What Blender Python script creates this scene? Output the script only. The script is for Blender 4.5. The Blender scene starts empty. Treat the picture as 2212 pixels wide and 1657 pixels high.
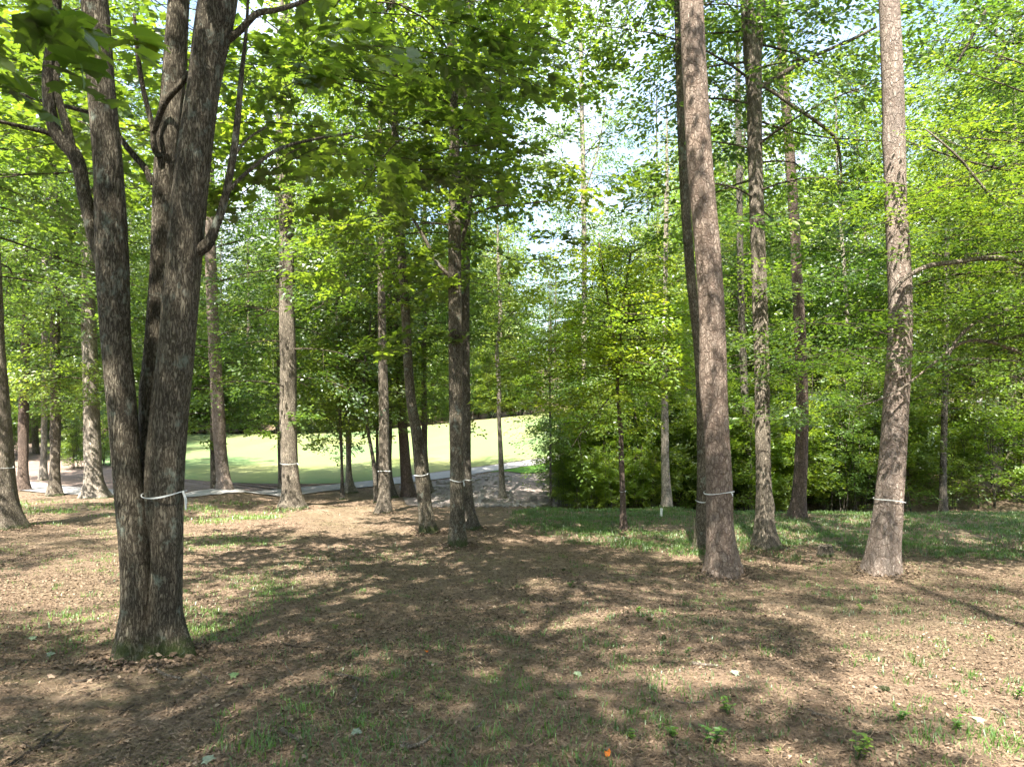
import bpy, math, zlib
import numpy as np
from mathutils import Vector

R = math.radians
rng = np.random.default_rng(7)
sc = bpy.context.scene
col = sc.collection

# ------------------------------------------------------------------ camera, sky, sun, exposure
# everything below is in metres with the lens at the origin, +Y ahead, +Z up
FPX, CU, VH = 1475.0, 1106.0, 880.0
cam_d = bpy.data.cameras.new('camera')
cam = bpy.data.objects.new('camera', cam_d)
col.objects.link(cam)
cam.location = (0, 0, 0)
cam.rotation_euler = (R(90), 0, 0)
cam_d.sensor_width = 36
cam_d.lens = FPX / 2212 * 36
cam_d.shift_y = (VH - 828.5) / 2212
cam_d.clip_start = 0.05
cam_d.clip_end = 2000
cam_d.dof.use_dof = True
cam_d.dof.focus_distance = 11.0
cam_d.dof.aperture_fstop = 5.6
sc.camera = cam

SUN_EL = R(56)
SUN_DIR = Vector((-0.26, -0.966, 0)).normalized() * math.cos(SUN_EL) + Vector((0, 0, math.sin(SUN_EL)))
world = bpy.data.worlds.new('World')
sc.world = world
world.use_nodes = True
wt = world.node_tree
wt.nodes.clear()
w_out = wt.nodes.new('ShaderNodeOutputWorld')
w_bg = wt.nodes.new('ShaderNodeBackground')
w_sky = wt.nodes.new('ShaderNodeTexSky')
w_sky.sky_type = 'NISHITA'
w_sky.sun_disc = False
w_sky.sun_elevation = SUN_EL
w_sky.sun_rotation = math.atan2(SUN_DIR.x, SUN_DIR.y)
w_sky.air_density = 1.0
w_sky.dust_density = 1.5
w_bg.inputs['Strength'].default_value = 0.115
# thin clouds over the blue
w_tc = wt.nodes.new('ShaderNodeTexCoord')
w_no = wt.nodes.new('ShaderNodeTexNoise')
w_no.inputs['Scale'].default_value = 3.0
w_no.inputs['Detail'].default_value = 6
w_mr = wt.nodes.new('ShaderNodeMapRange')
w_mr.inputs['From Min'].default_value = 0.36
w_mr.inputs['From Max'].default_value = 0.62
w_mr.inputs['To Max'].default_value = 0.85
w_mx = wt.nodes.new('ShaderNodeMix')
w_mx.data_type = 'RGBA'
w_mx.inputs[7].default_value = (3.1, 3.35, 3.8, 1)
wt.links.new(w_tc.outputs['Generated'], w_no.inputs['Vector'])
wt.links.new(w_no.outputs['Fac'], w_mr.inputs['Value'])
wt.links.new(w_mr.outputs['Result'], w_mx.inputs[0])
wt.links.new(w_sky.outputs[0], w_mx.inputs[6])
wt.links.new(w_mx.outputs[2], w_bg.inputs['Color'])
wt.links.new(w_bg.outputs[0], w_out.inputs[0])

sun_d = bpy.data.lights.new('sun', 'SUN')
sun_d.energy = 5.0
sun_d.angle = R(0.55)
sun_d.color = (1.0, 0.93, 0.82)
sun = bpy.data.objects.new('sun', sun_d)
col.objects.link(sun)
sun.rotation_euler = SUN_DIR.to_track_quat('Z', 'Y').to_euler()

sc.view_settings.view_transform = 'Standard'
sc.view_settings.look = 'None'
sc.view_settings.gamma = 1
sc.view_settings.exposure = 2.55
cy = sc.cycles
cy.max_bounces = 8
cy.diffuse_bounces = 5
cy.glossy_bounces = 2
cy.transmission_bounces = 5
cy.transparent_max_bounces = 4
cy.caustics_reflective = False
cy.caustics_refractive = False
cy.use_denoising = True
cy.use_adaptive_sampling = True
cy.adaptive_threshold = 0.02

# ------------------------------------------------------------------ terrain
TC = np.array([-1.6, -0.75, -0.5, -0.25, 0.0, 0.12, 0.3, 0.5, 0.75, 1.6])
YR = [0, 3.5, 5, 8, 11, 15, 18, 20, 21.5, 23, 26, 30, 36, 45, 60, 80, 120, 200]
ZT = [
 [-1.5]*10,
 [-1.8]*10,
 [-1.92]*10,
 [-2.2, -2.2, -2.22, -2.28, -2.3, -2.32, -2.34, -2.36, -2.36, -2.3],
 [-2.4, -2.42, -2.45, -2.5, -2.55, -2.6, -2.64, -2.7, -2.75, -2.7],
 [-2.6, -2.62, -2.68, -2.72, -2.8, -2.86, -2.95, -3.05, -3.1, -3.1],
 [-2.68, -2.7, -2.8, -2.88, -2.98, -3.02, -3.1, -3.15, -3.2, -3.2],
 [-2.75, -2.8, -2.85, -2.98, -3.1, -3.12, -3.16, -3.18, -3.2, -3.2],
 [-2.8, -2.88, -2.92, -3.05, -3.2, -3.25, -3.25, -3.25, -3.25, -3.2],
 [-2.9, -2.95, -3.0, -3.15, -3.35, -3.5, -3.75, -3.9, -3.8, -3.6],
 [-3.0, -3.05, -3.12, -3.22, -3.35, -3.75, -4.1, -4.1, -3.5, -3.2],
 [-3.0, -3.1, -3.2, -3.2, -3.05, -2.95, -3.1, -2.75, -2.2, -1.8],
 [-2.9, -2.95, -3.15, -3.1, -2.72, -2.4, -2.2, -1.6, -1.0, -.6],
 [-2.5, -2.6, -2.9, -2.85, -1.95, -1.4, -1.1, -.7, 0.2, .6],
 [-2.1, -2.3, -2.5, -2.5, -0.85, -.2, .2, .9, 1.7, 2.2],
 [-2.2, -2.4, -2.7, -2.7, -0.9, .1, .8, 1.6, 2.4, 3],
 [1.5, 1.5, 1.0, 1.0, 2.5, 3.5, 4, 5, 6, 6],
 [9, 9, 9, 9, 11, 12, 12, 12, 12, 12],
]
ZT = np.array(ZT)
_tf = np.linspace(-1.6, 1.6, 257)
_sf = np.linspace(0, math.sqrt(200), 301)
_tmp = np.stack([np.interp(_tf, TC, row) for row in ZT])
_gr = np.stack([np.interp(_sf**2, YR, _tmp[:, k]) for k in range(len(_tf))], 1)
for _ in range(3):
    _p = np.pad(_gr, 3, mode='edge')
    _gr = np.mean([_p[i:i+_gr.shape[0], 3:-3] for i in range(2, 5)], 0)
    _p = np.pad(_gr, 4, mode='edge')
    _gr = np.mean([_p[4:-4, j:j+_gr.shape[1]] for j in range(0, 9)], 0)
MOUNDS = []   # (x, y, height, radius)


def terr(X, Y):
    X = np.asarray(X, float); Y = np.asarray(Y, float)
    t = np.clip(X / np.maximum(Y, 6.0), -1.599, 1.599)
    s = np.sqrt(np.clip(Y, 0, 199.5))
    fi = s / _sf[-1] * 300; fj = (t + 1.6) / 3.2 * 256
    i = np.floor(fi).astype(int); j = np.floor(fj).astype(int)
    a = fi - i; b = fj - j
    z = (_gr[i, j]*(1-a)*(1-b) + _gr[i+1, j]*a*(1-b) + _gr[i, j+1]*(1-a)*b + _gr[i+1, j+1]*a*b)
    near = np.clip((26 - np.abs(Y)) / 8, 0, 1)
    z = z + near * (0.022*np.sin(1.9*X+0.6*Y+1) + 0.018*np.sin(-1.1*X+2.3*Y) + 0.012*np.sin(3.7*X+2.9*Y+2)
                    + 0.012*np.sin(6.1*X-4.3*Y)*np.sin(2.2*X+3*Y) + 0.007*np.sin(13.1*X+5.3*Y)*np.sin(9*Y-4*X) + 0.005*np.sin(19*X-11*Y+2) + 0.006*np.sin(8.3*X+7.7*Y+.5))
    for (mx, my, mh, mr) in MOUNDS:
        z = z + mh * np.exp(-((X-mx)**2 + (Y-my)**2) / (mr*mr))
    return z


def P(u, v, Y):
    return np.array([(u-CU)/FPX*Y, Y, (VH-v)/FPX*Y])


def raycast(u, v, y0=2.5, y1=150):
    Y = np.concatenate([np.arange(y0, 40, 0.02), np.arange(40, y1, 0.1)])
    d = (VH-v)/FPX*Y - terr((u-CU)/FPX*Y, Y)
    k = np.argmax(d < 0)
    return float(Y[k]) if d[k] < 0 else y1


def ground_at(u, v):
    Y = raycast(u, v)
    X = (u-CU)/FPX*Y
    return np.array([X, Y, float(terr(X, Y))])
#@@TERRAIN_END

# ------------------------------------------------------------------ mesh helpers

def np_mesh(name, V, groups, mats, smooth=False, attr=None):
    """groups: list of (faces (n,k) int array, material index)."""
    me = bpy.data.meshes.new(name)
    V = np.ascontiguousarray(V, np.float32)
    groups = [(np.asarray(g, np.int32), mi) for g, mi in groups if len(g)]
    me.vertices.add(len(V))
    me.vertices.foreach_set('co', V.ravel())
    loops = np.concatenate([g.ravel() for g, _ in groups])
    sizes = np.concatenate([np.full(len(g), g.shape[1], np.int32) for g, _ in groups])
    starts = np.concatenate([[0], np.cumsum(sizes)[:-1]]).astype(np.int32)
    me.loops.add(len(loops))
    me.loops.foreach_set('vertex_index', loops.astype(np.int32))
    me.polygons.add(len(sizes))
    me.polygons.foreach_set('loop_start', starts)
    me.polygons.foreach_set('loop_total', sizes)
    me.polygons.foreach_set('material_index', np.concatenate([np.full(len(g), mi, np.int32) for g, mi in groups]))
    sm = np.zeros(len(sizes), bool)
    if smooth is True:
        sm[:] = True
    elif smooth:
        sm = np.concatenate([np.full(len(g), mi in smooth) for g, mi in groups])
    me.polygons.foreach_set('use_smooth', sm)
    if attr is not None:
        at = me.attributes.new('tint', 'FLOAT', 'FACE')
        at.data.foreach_set('value', np.ascontiguousarray(attr, np.float32))
    me.update(calc_edges=True)
    for m in mats:
        me.materials.append(m)
    return me


def link(name, me, parent=None, loc=None):
    o = bpy.data.objects.new(name, me)
    col.objects.link(o)
    if parent is not None:
        o.parent = parent
    if loc is not None:
        o.location = loc
    return o


def tag(o, label=None, cat=None, group=None, kind=None):
    if label: o['label'] = label
    if cat: o['category'] = cat
    if group: o['group'] = group
    if kind: o['kind'] = kind
    return o


def empty(name, loc, label, cat, group=None):
    o = bpy.data.objects.new(name, None)
    o.empty_display_size = 0.2
    col.objects.link(o)
    o.location = loc
    return tag(o, label, cat, group)


def copy_thing(src, loc, rz, scale, label, group):
    kids = list(src.children)
    r = src.copy(); col.objects.link(r)
    r.location = loc; r.rotation_euler = (0, 0, rz); r.scale = (scale,)*3
    r['label'] = label
    r['group'] = group
    for k in kids:
        c = k.copy(); col.objects.link(c); c.parent = r
    return r


def norm(a):
    return a / np.maximum(np.linalg.norm(a, axis=-1, keepdims=True), 1e-9)


def resample(pts, step):
    """Catmull-Rom style resampling of rows (x,y,z,r,...)"""
    pts = np.asarray(pts, float)
    d = np.concatenate([[0], np.cumsum(np.linalg.norm(np.diff(pts[:, :3], axis=0), axis=1))])
    n = max(2, int(d[-1] / step) + 1)
    s = np.linspace(0, d[-1], n)
    # cubic hermite with finite-difference slopes
    m = np.gradient(pts, d, axis=0) if len(pts) > 2 else np.repeat((pts[1:]-pts[:-1])/d[-1], 2, 0)
    k = np.clip(np.searchsorted(d, s, 'right')-1, 0, len(d)-2)
    h = (d[k+1]-d[k])[:, None]; t = ((s-d[k])[:, None])/h
    h00 = 2*t**3-3*t**2+1; h10 = t**3-2*t**2+t; h01 = -2*t**3+3*t**2; h11 = t**3-t**2
    return h00*pts[k]+h10*h*m[k]+h01*pts[k+1]+h11*h*m[k+1], s


def frames(path):
    T = norm(np.gradient(path, axis=0))
    ref = np.array([0, 1.0, 0]) if abs(T[0] @ np.array([0, 1.0, 0])) < 0.9 else np.array([1.0, 0, 0])
    U = np.zeros_like(T)
    u = norm(np.cross(T[0], np.cross(ref, T[0])))
    for i in range(len(T)):
        u = norm(u - T[i]*(u @ T[i]))
        U[i] = u
    return T, U, np.cross(T, U)


def tube(path, rad, nseg, cap=True, bump=None):
    """path (n,3), rad (n,) -> V, quads ; bump(theta, s)-> radius factor (n,nseg)"""
    T, U, W = frames(path)
    th = np.linspace(0, 2*math.pi, nseg, endpoint=False)
    rr = np.repeat(rad[:, None], nseg, 1)
    if bump is not None:
        rr = rr * bump
    V = path[:, None, :] + rr[..., None]*(np.cos(th)[None, :, None]*U[:, None, :] + np.sin(th)[None, :, None]*W[:, None, :])
    n = len(path)
    i = np.arange(n-1)[:, None]*nseg; j = np.arange(nseg)[None, :]; j2 = (j+1) % nseg
    F = np.stack([i+j, i+j2, i+nseg+j2, i+nseg+j], -1).reshape(-1, 4)
    V = V.reshape(-1, 3)
    if cap:
        V = np.vstack([V, path[-1] + T[-1]*rad[-1]*0.3])
        k = len(V)-1; b = (n-1)*nseg
        C = np.stack([b+np.arange(nseg), b+(np.arange(nseg)+1) % nseg, np.full(nseg, k), np.full(nseg, k)], -1)
        F = np.vstack([F, C[:, [0, 1, 2, 2]]]) if False else F
        tri = C[:, :3]
        return V, F, tri
    return V, F, np.zeros((0, 3), int)


class Acc:
    def __init__(self):
        self.V = []; self.n = 0; self.g = {}
    def add(self, V, F, mi=0):
        if len(F) == 0:
            self.V.append(V); self.n += len(V); return
        self.V.append(V)
        self.g.setdefault((F.shape[1], mi), []).append(F + self.n)
        self.n += len(V)
    def tube(self, path, rad, nseg, mi=0, bump=None):
        V, F, C = tube(np.asarray(path, float), np.asarray(rad, float), nseg, True, bump)
        self.V.append(V)
        self.g.setdefault((4, mi), []).append(F + self.n)
        self.g.setdefault((3, mi), []).append(C + self.n)
        self.n += len(V)
    def groups(self):
        return [(np.vstack(f), mi) for (k, mi), f in self.g.items()]
    def mesh(self, name, mats, smooth=True, attr=None):
        return np_mesh(name, np.vstack(self.V), self.groups(), mats, smooth, attr)


# ------------------------------------------------------------------ materials

def new_mat(name):
    m = bpy.data.materials.new(name)
    m.use_nodes = True
    nt = m.node_tree
    nt.nodes.clear()
    out = nt.nodes.new('ShaderNodeOutputMaterial')
    return m, nt, out


class NB:
    """tiny node helper"""
    def __init__(self, nt): self.nt = nt
    def n(self, t, **kw):
        nd = self.nt.nodes.new('ShaderNode'+t)
        for k, v in kw.items():
            setattr(nd, k, v)
        return nd
    def l(self, a, b): self.nt.links.new(a, b)
    def noise(self, vec, scale, detail=4, rough=0.55, dist=0.0):
        nd = self.n('TexNoise')
        nd.inputs['Scale'].default_value = scale
        nd.inputs['Detail'].default_value = detail
        nd.inputs['Roughness'].default_value = rough
        nd.inputs['Distortion'].default_value = dist
        if vec is not None: self.l(vec, nd.inputs['Vector'])
        return nd
    def ramp(self, fac, stops):
        nd = self.n('ValToRGB')
        e = nd.color_ramp.elements
        while len(e) < len(stops): e.new(0.5)
        for el, (p, c) in zip(e, stops):
            el.position = p
            el.color = (*c, 1) if len(c) == 3 else c
        self.l(fac, nd.inputs['Fac'])
        return nd
    def mix(self, fac, a, b, mode='MIX'):
        nd = self.n('Mix', data_type='RGBA', blend_type=mode)
        for s, i in ((fac, 0), (a, 6), (b, 7)):
            if hasattr(s, 'is_linked'): self.l(s, nd.inputs[i])
            elif i == 0: nd.inputs[0].default_value = s
            else: nd.inputs[i].default_value = (*s, 1)
        return nd.outputs[2]
    def math(self, op, a, b=None, clamp=False):
        nd = self.n('Math', operation=op, use_clamp=clamp)
        for s, i in ((a, 0), (b, 1)):
            if s is None: continue
            if hasattr(s, 'is_linked'): self.l(s, nd.inputs[i])
            else: nd.inputs[i].default_value = s
        return nd.outputs[0]
    def mr(self, v, a, b, c=0.0, d=1.0, smooth=False):
        nd = self.n('MapRange')
        if smooth: nd.interpolation_type = 'SMOOTHSTEP'
        self.l(v, nd.inputs['Value'])
        for k, x in (('From Min', a), ('From Max', b), ('To Min', c), ('To Max', d)):
            nd.inputs[k].default_value = x
        return nd.outputs['Result']
    def mapping(self, vec, scale, loc=None):
        nd = self.n('Mapping')
        self.l(vec, nd.inputs['Vector'])
        nd.inputs['Scale'].default_value = scale
        if loc is not None: self.l(loc, nd.inputs['Location'])
        return nd.outputs[0]
    def bsdf(self, out, color, rough=0.9, bump=None, strength=0.5, dist=0.02, spec=0.2):
        p = self.n('BsdfPrincipled')
        if hasattr(color, 'is_linked'): self.l(color, p.inputs['Base Color'])
        else: p.inputs['Base Color'].default_value = (*color, 1)
        if hasattr(rough, 'is_linked'): self.l(rough, p.inputs['Roughness'])
        else: p.inputs['Roughness'].default_value = rough
        p.inputs['Specular IOR Level'].default_value = spec
        if bump is not None:
            b = self.n('Bump')
            b.inputs['Strength'].default_value = strength
            b.inputs['Distance'].default_value = dist
            self.l(bump, b.inputs['Height'])
            self.l(b.outputs[0], p.inputs['Normal'])
        self.l(p.outputs[0], out.inputs[0])
        return p


def leaf_material(name, dark, light, tdark, tlight, tfac=0.5, gloss=0.06):
    m, nt, out = new_mat(name)
    b = NB(nt)
    at = b.n('Attribute', attribute_name='tint')
    c1 = b.ramp(at.outputs['Fac'], [(0.0, dark), (0.75, light), (1.0, tuple(np.clip(np.array(light)*np.array([1.4, 1.3, 1.0]), 0, 1)))])
    c2 = b.ramp(at.outputs['Fac'], [(0.0, tdark), (0.75, tlight), (1.0, tuple(np.clip(np.array(tlight)*np.array([1.2, 1.08, 1.0]), 0, 1)))])
    oi = b.n('ObjectInfo'); gp = b.n('NewGeometry')
    nz = b.noise(gp.outputs['Position'], .9, 3, .6)
    tone = b.math('MULTIPLY', b.mr(nz.outputs['Fac'], .35, .65, .78, 1.22), b.mr(oi.outputs['Random'], 0, 1, .85, 1.15))
    tc_ = b.n('CombineColor')
    b.l(b.math('MULTIPLY', tone, b.mr(oi.outputs['Random'], 0, 1, .88, 1.12)), tc_.inputs[0]); b.l(tone, tc_.inputs[1]); b.l(b.math('MULTIPLY', tone, .9), tc_.inputs[2])
    d = b.n('BsdfDiffuse'); t = b.n('BsdfTranslucent'); g = b.n('BsdfGlossy')
    g.inputs['Roughness'].default_value = 0.42
    g.inputs['Color'].default_value = (0.9, 0.95, 1, 1)
    b.l(b.mix(1.0, c1.outputs[0], tc_.outputs[0], 'MULTIPLY'), d.inputs[0]); b.l(b.mix(1.0, c2.outputs[0], tc_.outputs[0], 'MULTIPLY'), t.inputs[0])
    m1 = b.n('MixShader'); m1.inputs[0].default_value = tfac
    b.l(d.outputs[0], m1.inputs[1]); b.l(t.outputs[0], m1.inputs[2])
    m2 = b.n('MixShader'); m2.inputs[0].default_value = gloss
    b.l(m1.outputs[0], m2.inputs[1]); b.l(g.outputs[0], m2.inputs[2])
    b.l(m2.outputs[0], out.inputs[0])
    return m


M = {}
M['leaf_maple'] = leaf_material('maple_leaf', (.034, .066, .011), (.090, .145, .020), (.12, .21, .016), (.29, .42, .03), .54)
M['leaf_oak'] = leaf_material('oak_leaf', (.034, .068, .015), (.100, .160, .028), (.10, .19, .02), (.27, .42, .042), .54, .06)
M['leaf_hornbeam'] = leaf_material('hornbeam_leaf', (.038, .076, .012), (.105, .168, .022), (.10, .19, .014), (.30, .41, .028), .53)
M['leaf_thicket'] = leaf_material('thicket_leaf', (.040, .082, .014), (.125, .19, .030), (.12, .22, .02), (.33, .44, .042), .52)
M['leaf_far'] = leaf_material('hazed_far_leaf', (.050, .088, .022), (.14, .20, .052), (.12, .21, .032), (.33, .44, .08), .48, .04)  # paler leaf for far trees: distance haze put into the colour
M['leaf_bright'] = leaf_material('painted_sun_leaf', (.05, .095, .013), (.135, .21, .024), (.14, .25, .016), (.38, .53, .03), .55, .05)  # brightened hornbeam copy: sunlight on the foliage put into its colour
M['needle'] = leaf_material('pine_needle', (.035, .075, .025), (.09, .15, .05), (.05, .1, .03), (.12, .2, .05), .25, .05)
M['weed'] = leaf_material('weed_leaf', (.05, .11, .015), (.12, .22, .03), (.10, .22, .02), (.24, .42, .04), .42)
M['tuft'] = leaf_material('tuft_blade', (.05, .10, .02), (.10, .19, .035), (.09, .18, .02), (.2, .36, .04), .4, .04)
M['grass'] = leaf_material('grass_blade', (.07, .11, .03), (.13, .21, .05), (.10, .17, .03), (.22, .34, .06), .35, .04)


def bark_furrow(name, dark, light, lichen=0.3, moss=0.0, fine=1.0):
    m, nt, out = new_mat(name)
    b = NB(nt)
    tc = b.n('TexCoord'); oi = b.n('ObjectInfo')
    off = b.n('CombineXYZ')
    b.l(b.math('MULTIPLY', oi.outputs['Random'], 37.0), off.inputs[0])
    b.l(b.math('MULTIPLY', oi.outputs['Random'], 91.0), off.inputs[2])
    co = tc.outputs['Object']
    v1 = b.mapping(co, (1, 1, 0.2), off.outputs[0])
    n1 = b.noise(v1, 44*fine, 5, 0.62, 0.5)
    ridge = b.math('ABSOLUTE', b.math('SUBTRACT', n1.outputs['Fac'], 0.5))
    ridge = b.mr(ridge, 0.0, 0.14)
    v2 = b.mapping(co, (1, 1, 0.5), off.outputs[0])
    n2 = b.noise(v2, 70*fine, 4, 0.65)
    hgt = b.math('ADD', ridge, b.math('MULTIPLY', n2.outputs['Fac'], 0.55))
    c = b.ramp(hgt, [(0.12, tuple(np.array(dark)*0.55)), (0.5, dark), (1.15, light)])
    nl = b.noise(b.mapping(co, (1, 1, 0.7), off.outputs[0]), 2.6, 6, 0.72)
    tone = b.mr(nl.outputs['Fac'], 0.32, 0.68, 0.55, 1.45)
    tn = b.n('CombineColor')
    for i in range(3): b.l(tone, tn.inputs[i])
    colr = b.mix(1.0, c.outputs[0], tn.outputs[0], 'MULTIPLY')
    ln = b.noise(b.mapping(co, (1, 1, 0.8), off.outputs[0]), 7.0, 7, 0.68)
    lf = b.mr(ln.outputs['Fac'], 0.70-0.2*lichen, 0.80-0.2*lichen)
    lf = b.math('MULTIPLY', lf, b.mr(n2.outputs['Fac'], 0.3, 0.6, 0.35, 0.85))
    colr = b.mix(lf, colr, (0.25, 0.29, 0.24))
    lw = b.noise(b.mapping(co, (1, 1, 0.6), off.outputs[0]), 3.3, 5, 0.75, 1.2)
    colr = b.mix(b.math('MULTIPLY', b.mr(lw.outputs['Fac'], 0.715, 0.74), 0.7 if lichen > .25 else .25), colr, (0.40, 0.39, 0.34))
    if moss > 0:
        sx = b.n('SeparateXYZ'); b.l(co, sx.inputs[0])
        mz = b.mr(sx.outputs[2], 0.02, moss, 1.0, 0.0)
        mn = b.noise(co, 6.0, 6, 0.7)
        mf = b.math('MULTIPLY', b.mr(b.math('ADD', b.math('MULTIPLY', mz, 0.56), mn.outputs['Fac']), 0.86, 1.02), .75)
        colr = b.mix(mf, colr, (0.045, 0.07, 0.016))
        pn = b.noise(co, 17.0, 5, 0.65, 0.8)
        pf = b.math('MULTIPLY', b.mr(pn.outputs['Fac'], 0.62, 0.68, 0.0, 0.75), b.mr(sx.outputs[2], moss*0.35, moss*.55, 1.0, 0.0))
        colr = b.mix(pf, colr, (0.24, 0.29, 0.24))
    b.bsdf(out, colr, 0.92, hgt, 1.0, 0.016, 0.15)
    return m


def bark_pine(name, crack, plate1, plate2, scale=8.0):
    m, nt, out = new_mat(name)
    b = NB(nt)
    tc = b.n('TexCoord'); oi = b.n('ObjectInfo')
    off = b.n('CombineXYZ')
    b.l(b.math('MULTIPLY', oi.outputs['Random'], 53.0), off.inputs[2])
    co = tc.outputs['Object']
    nd = b.noise(co, 9.0, 3, 0.6)
    vm = b.n('VectorMath', operation='MULTIPLY_ADD')
    b.l(nd.outputs['Color'], vm.inputs[0]); vm.inputs[1].default_value = (.11, .11, .20)
    b.l(co, vm.inputs[2])
    v1 = b.mapping(vm.outputs[0], (1, 1, 0.6), off.outputs[0])
    vo = b.n('TexVoronoi', feature='DISTANCE_TO_EDGE'); vo.inputs['Scale'].default_value = scale
    b.l(v1, vo.inputs['Vector'])
    vc = b.n('TexVoronoi', feature='F1'); vc.inputs['Scale'].default_value = scale
    b.l(v1, vc.inputs['Vector'])
    wn = b.noise(co, 6.0, 4, 0.65)
    wid = b.mr(wn.outputs['Fac'], 0.36, 0.60, 0.04, 0.21)
    edge = b.math('DIVIDE', vo.outputs['Distance'], wid, True)
    fur = b.noise(b.mapping(co, (1, 1, 0.16), off.outputs[0]), 34, 5, 0.62, 0.5)
    fr_ = b.mr(b.math('ABSOLUTE', b.math('SUBTRACT', fur.outputs['Fac'], 0.5)), 0.0, 0.10, 0.35, 1.0)
    edge = b.math('MULTIPLY', edge, fr_)
    fine = b.noise(b.mapping(co, (1, 1, 0.45), off.outputs[0]), 55, 5, 0.7)
    v3 = b.n('TexVoronoi', feature='DISTANCE_TO_EDGE'); v3.inputs['Scale'].default_value = scale*2.6
    b.l(v1, v3.inputs['Vector'])
    sub = b.mr(v3.outputs['Distance'], 0.0, 0.10, 0.6, 1)
    cellr = b.n('SeparateColor'); b.l(vc.outputs['Color'], cellr.inputs[0])
    pl = b.mix(cellr.outputs[0], plate1, plate2)
    big = b.noise(b.mapping(co, (1, 1, 0.6), off.outputs[0]), 2.2, 5, 0.7)
    pl = b.mix(b.mr(big.outputs['Fac'], 0.4, 0.65), pl, tuple(np.array(plate1)*np.array([.80, .86, .92])))
    fr = b.mr(fine.outputs['Fac'], 0.3, 0.7, 0.72, 1.18)
    fr = b.math('MULTIPLY', fr, sub)
    fc = b.n('CombineColor')
    for i in range(3): b.l(fr, fc.inputs[i])
    pl = b.mix(1.0, pl, fc.outputs[0], 'MULTIPLY')
    colr = b.mix(edge, crack, pl)
    h = b.math('ADD', b.math('MULTIPLY', edge, 1.0), b.math('ADD', b.math('MULTIPLY', cellr.outputs[1], 0.35), b.math('MULTIPLY', fr, 0.35)))
    b.bsdf(out, colr, 0.9, h, 0.9, 0.018, 0.12)
    return m


M['bark_maple'] = bark_furrow('maple_bark', (.072, .060, .043), (.205, .18, .135), .66, .6, 1.25)
M['bark_grey'] = bark_furrow('grey_bark', (.11, .092, .072), (.27, .235, .185), .3, .2)
M['bark_dark'] = bark_furrow('dark_bark', (.070, .060, .048), (.17, .155, .125), .35, .15)
M['bark_pale'] = bark_furrow('pale_bark', (.19, .165, .135), (.36, .32, .265), .2, .12, .8)
M['bark_red'] = bark_pine('red_bark', (.07, .052, .042), (.175, .128, .102), (.25, .192, .158), 12)
M['bark_pine'] = bark_pine('pine_bark', (.105, .076, .06), (.31, .235, .182), (.42, .345, .285), 14)
M['bark_pine_plate'] = bark_pine('plated_pine_bark', (.13, .10, .082), (.32, .255, .21), (.43, .36, .305), 10)
M['twig'] = bark_furrow('twig_bark', (.07, .055, .042), (.14, .115, .09), .1)
M['twig_pale'] = bark_furrow('pale_twig_bark', (.17, .14, .11), (.32, .28, .23), .3)


def ground_mat():
    m, nt, out = new_mat('forest_floor')
    b = NB(nt)
    g = b.n('NewGeometry'); co = g.outputs['Position']
    big = b.noise(co, 0.35, 5, 0.6)
    mid = b.noise(co, 2.2, 6, 0.7)
    fine = b.noise(co, 26, 6, 0.75)
    fib = b.noise(b.mapping(co, (1, 3.5, 1)), 60, 3, 0.6, 1.5)
    crumb = b.noise(co, 9.0, 7, 0.82, 0.4)
    f = b.math('ADD', b.math('MULTIPLY', mid.outputs['Fac'], 0.25), b.math('MULTIPLY', fine.outputs['Fac'], 0.30))
    f = b.math('ADD', f, b.math('MULTIPLY', b.mr(crumb.outputs['Fac'], 0.25, 0.75, 0.0, 1.0), 0.45))
    c = b.ramp(f, [(0.30, (.068, .047, .036)), (0.44, (.155, .110, .076)), (0.56, (.275, .20, .142)), (0.72, (.45, .35, .26))])
    c2 = b.ramp(f, [(0.30, (.082, .061, .042)), (0.5, (.185, .14, .092)), (0.75, (.38, .305, .215))])
    colr = b.mix(b.mr(big.outputs['Fac'], 0.44, 0.62), c.outputs[0], c2.outputs[0])
    fb = b.mr(fib.outputs['Fac'], 0.35, 0.7, 0.75, 1.25)
    fc = b.n('CombineColor')
    for i in range(3): b.l(fb, fc.inputs[i])
    colr = b.mix(1.0, colr, fc.outputs[0], 'MULTIPLY')
    gr = b.noise(co, 0.9, 6, 0.7)
    gf = b.math('MULTIPLY', b.mr(gr.outputs['Fac'], 0.54, 0.68), b.mr(fine.outputs['Fac'], 0.4, 0.6))
    colr = b.mix(b.math('MULTIPLY', gf, 0.6), colr, (.11, .135, .045))
    h = b.math('ADD', b.math('ADD', b.math('MULTIPLY', fine.outputs['Fac'], .8), b.math('MULTIPLY', crumb.outputs['Fac'], 1.4)), b.math('MULTIPLY', fib.outputs['Fac'], .35))
    b.bsdf(out, colr, 0.95, h, 0.9, 0.05, 0.1)
    return m


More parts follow.
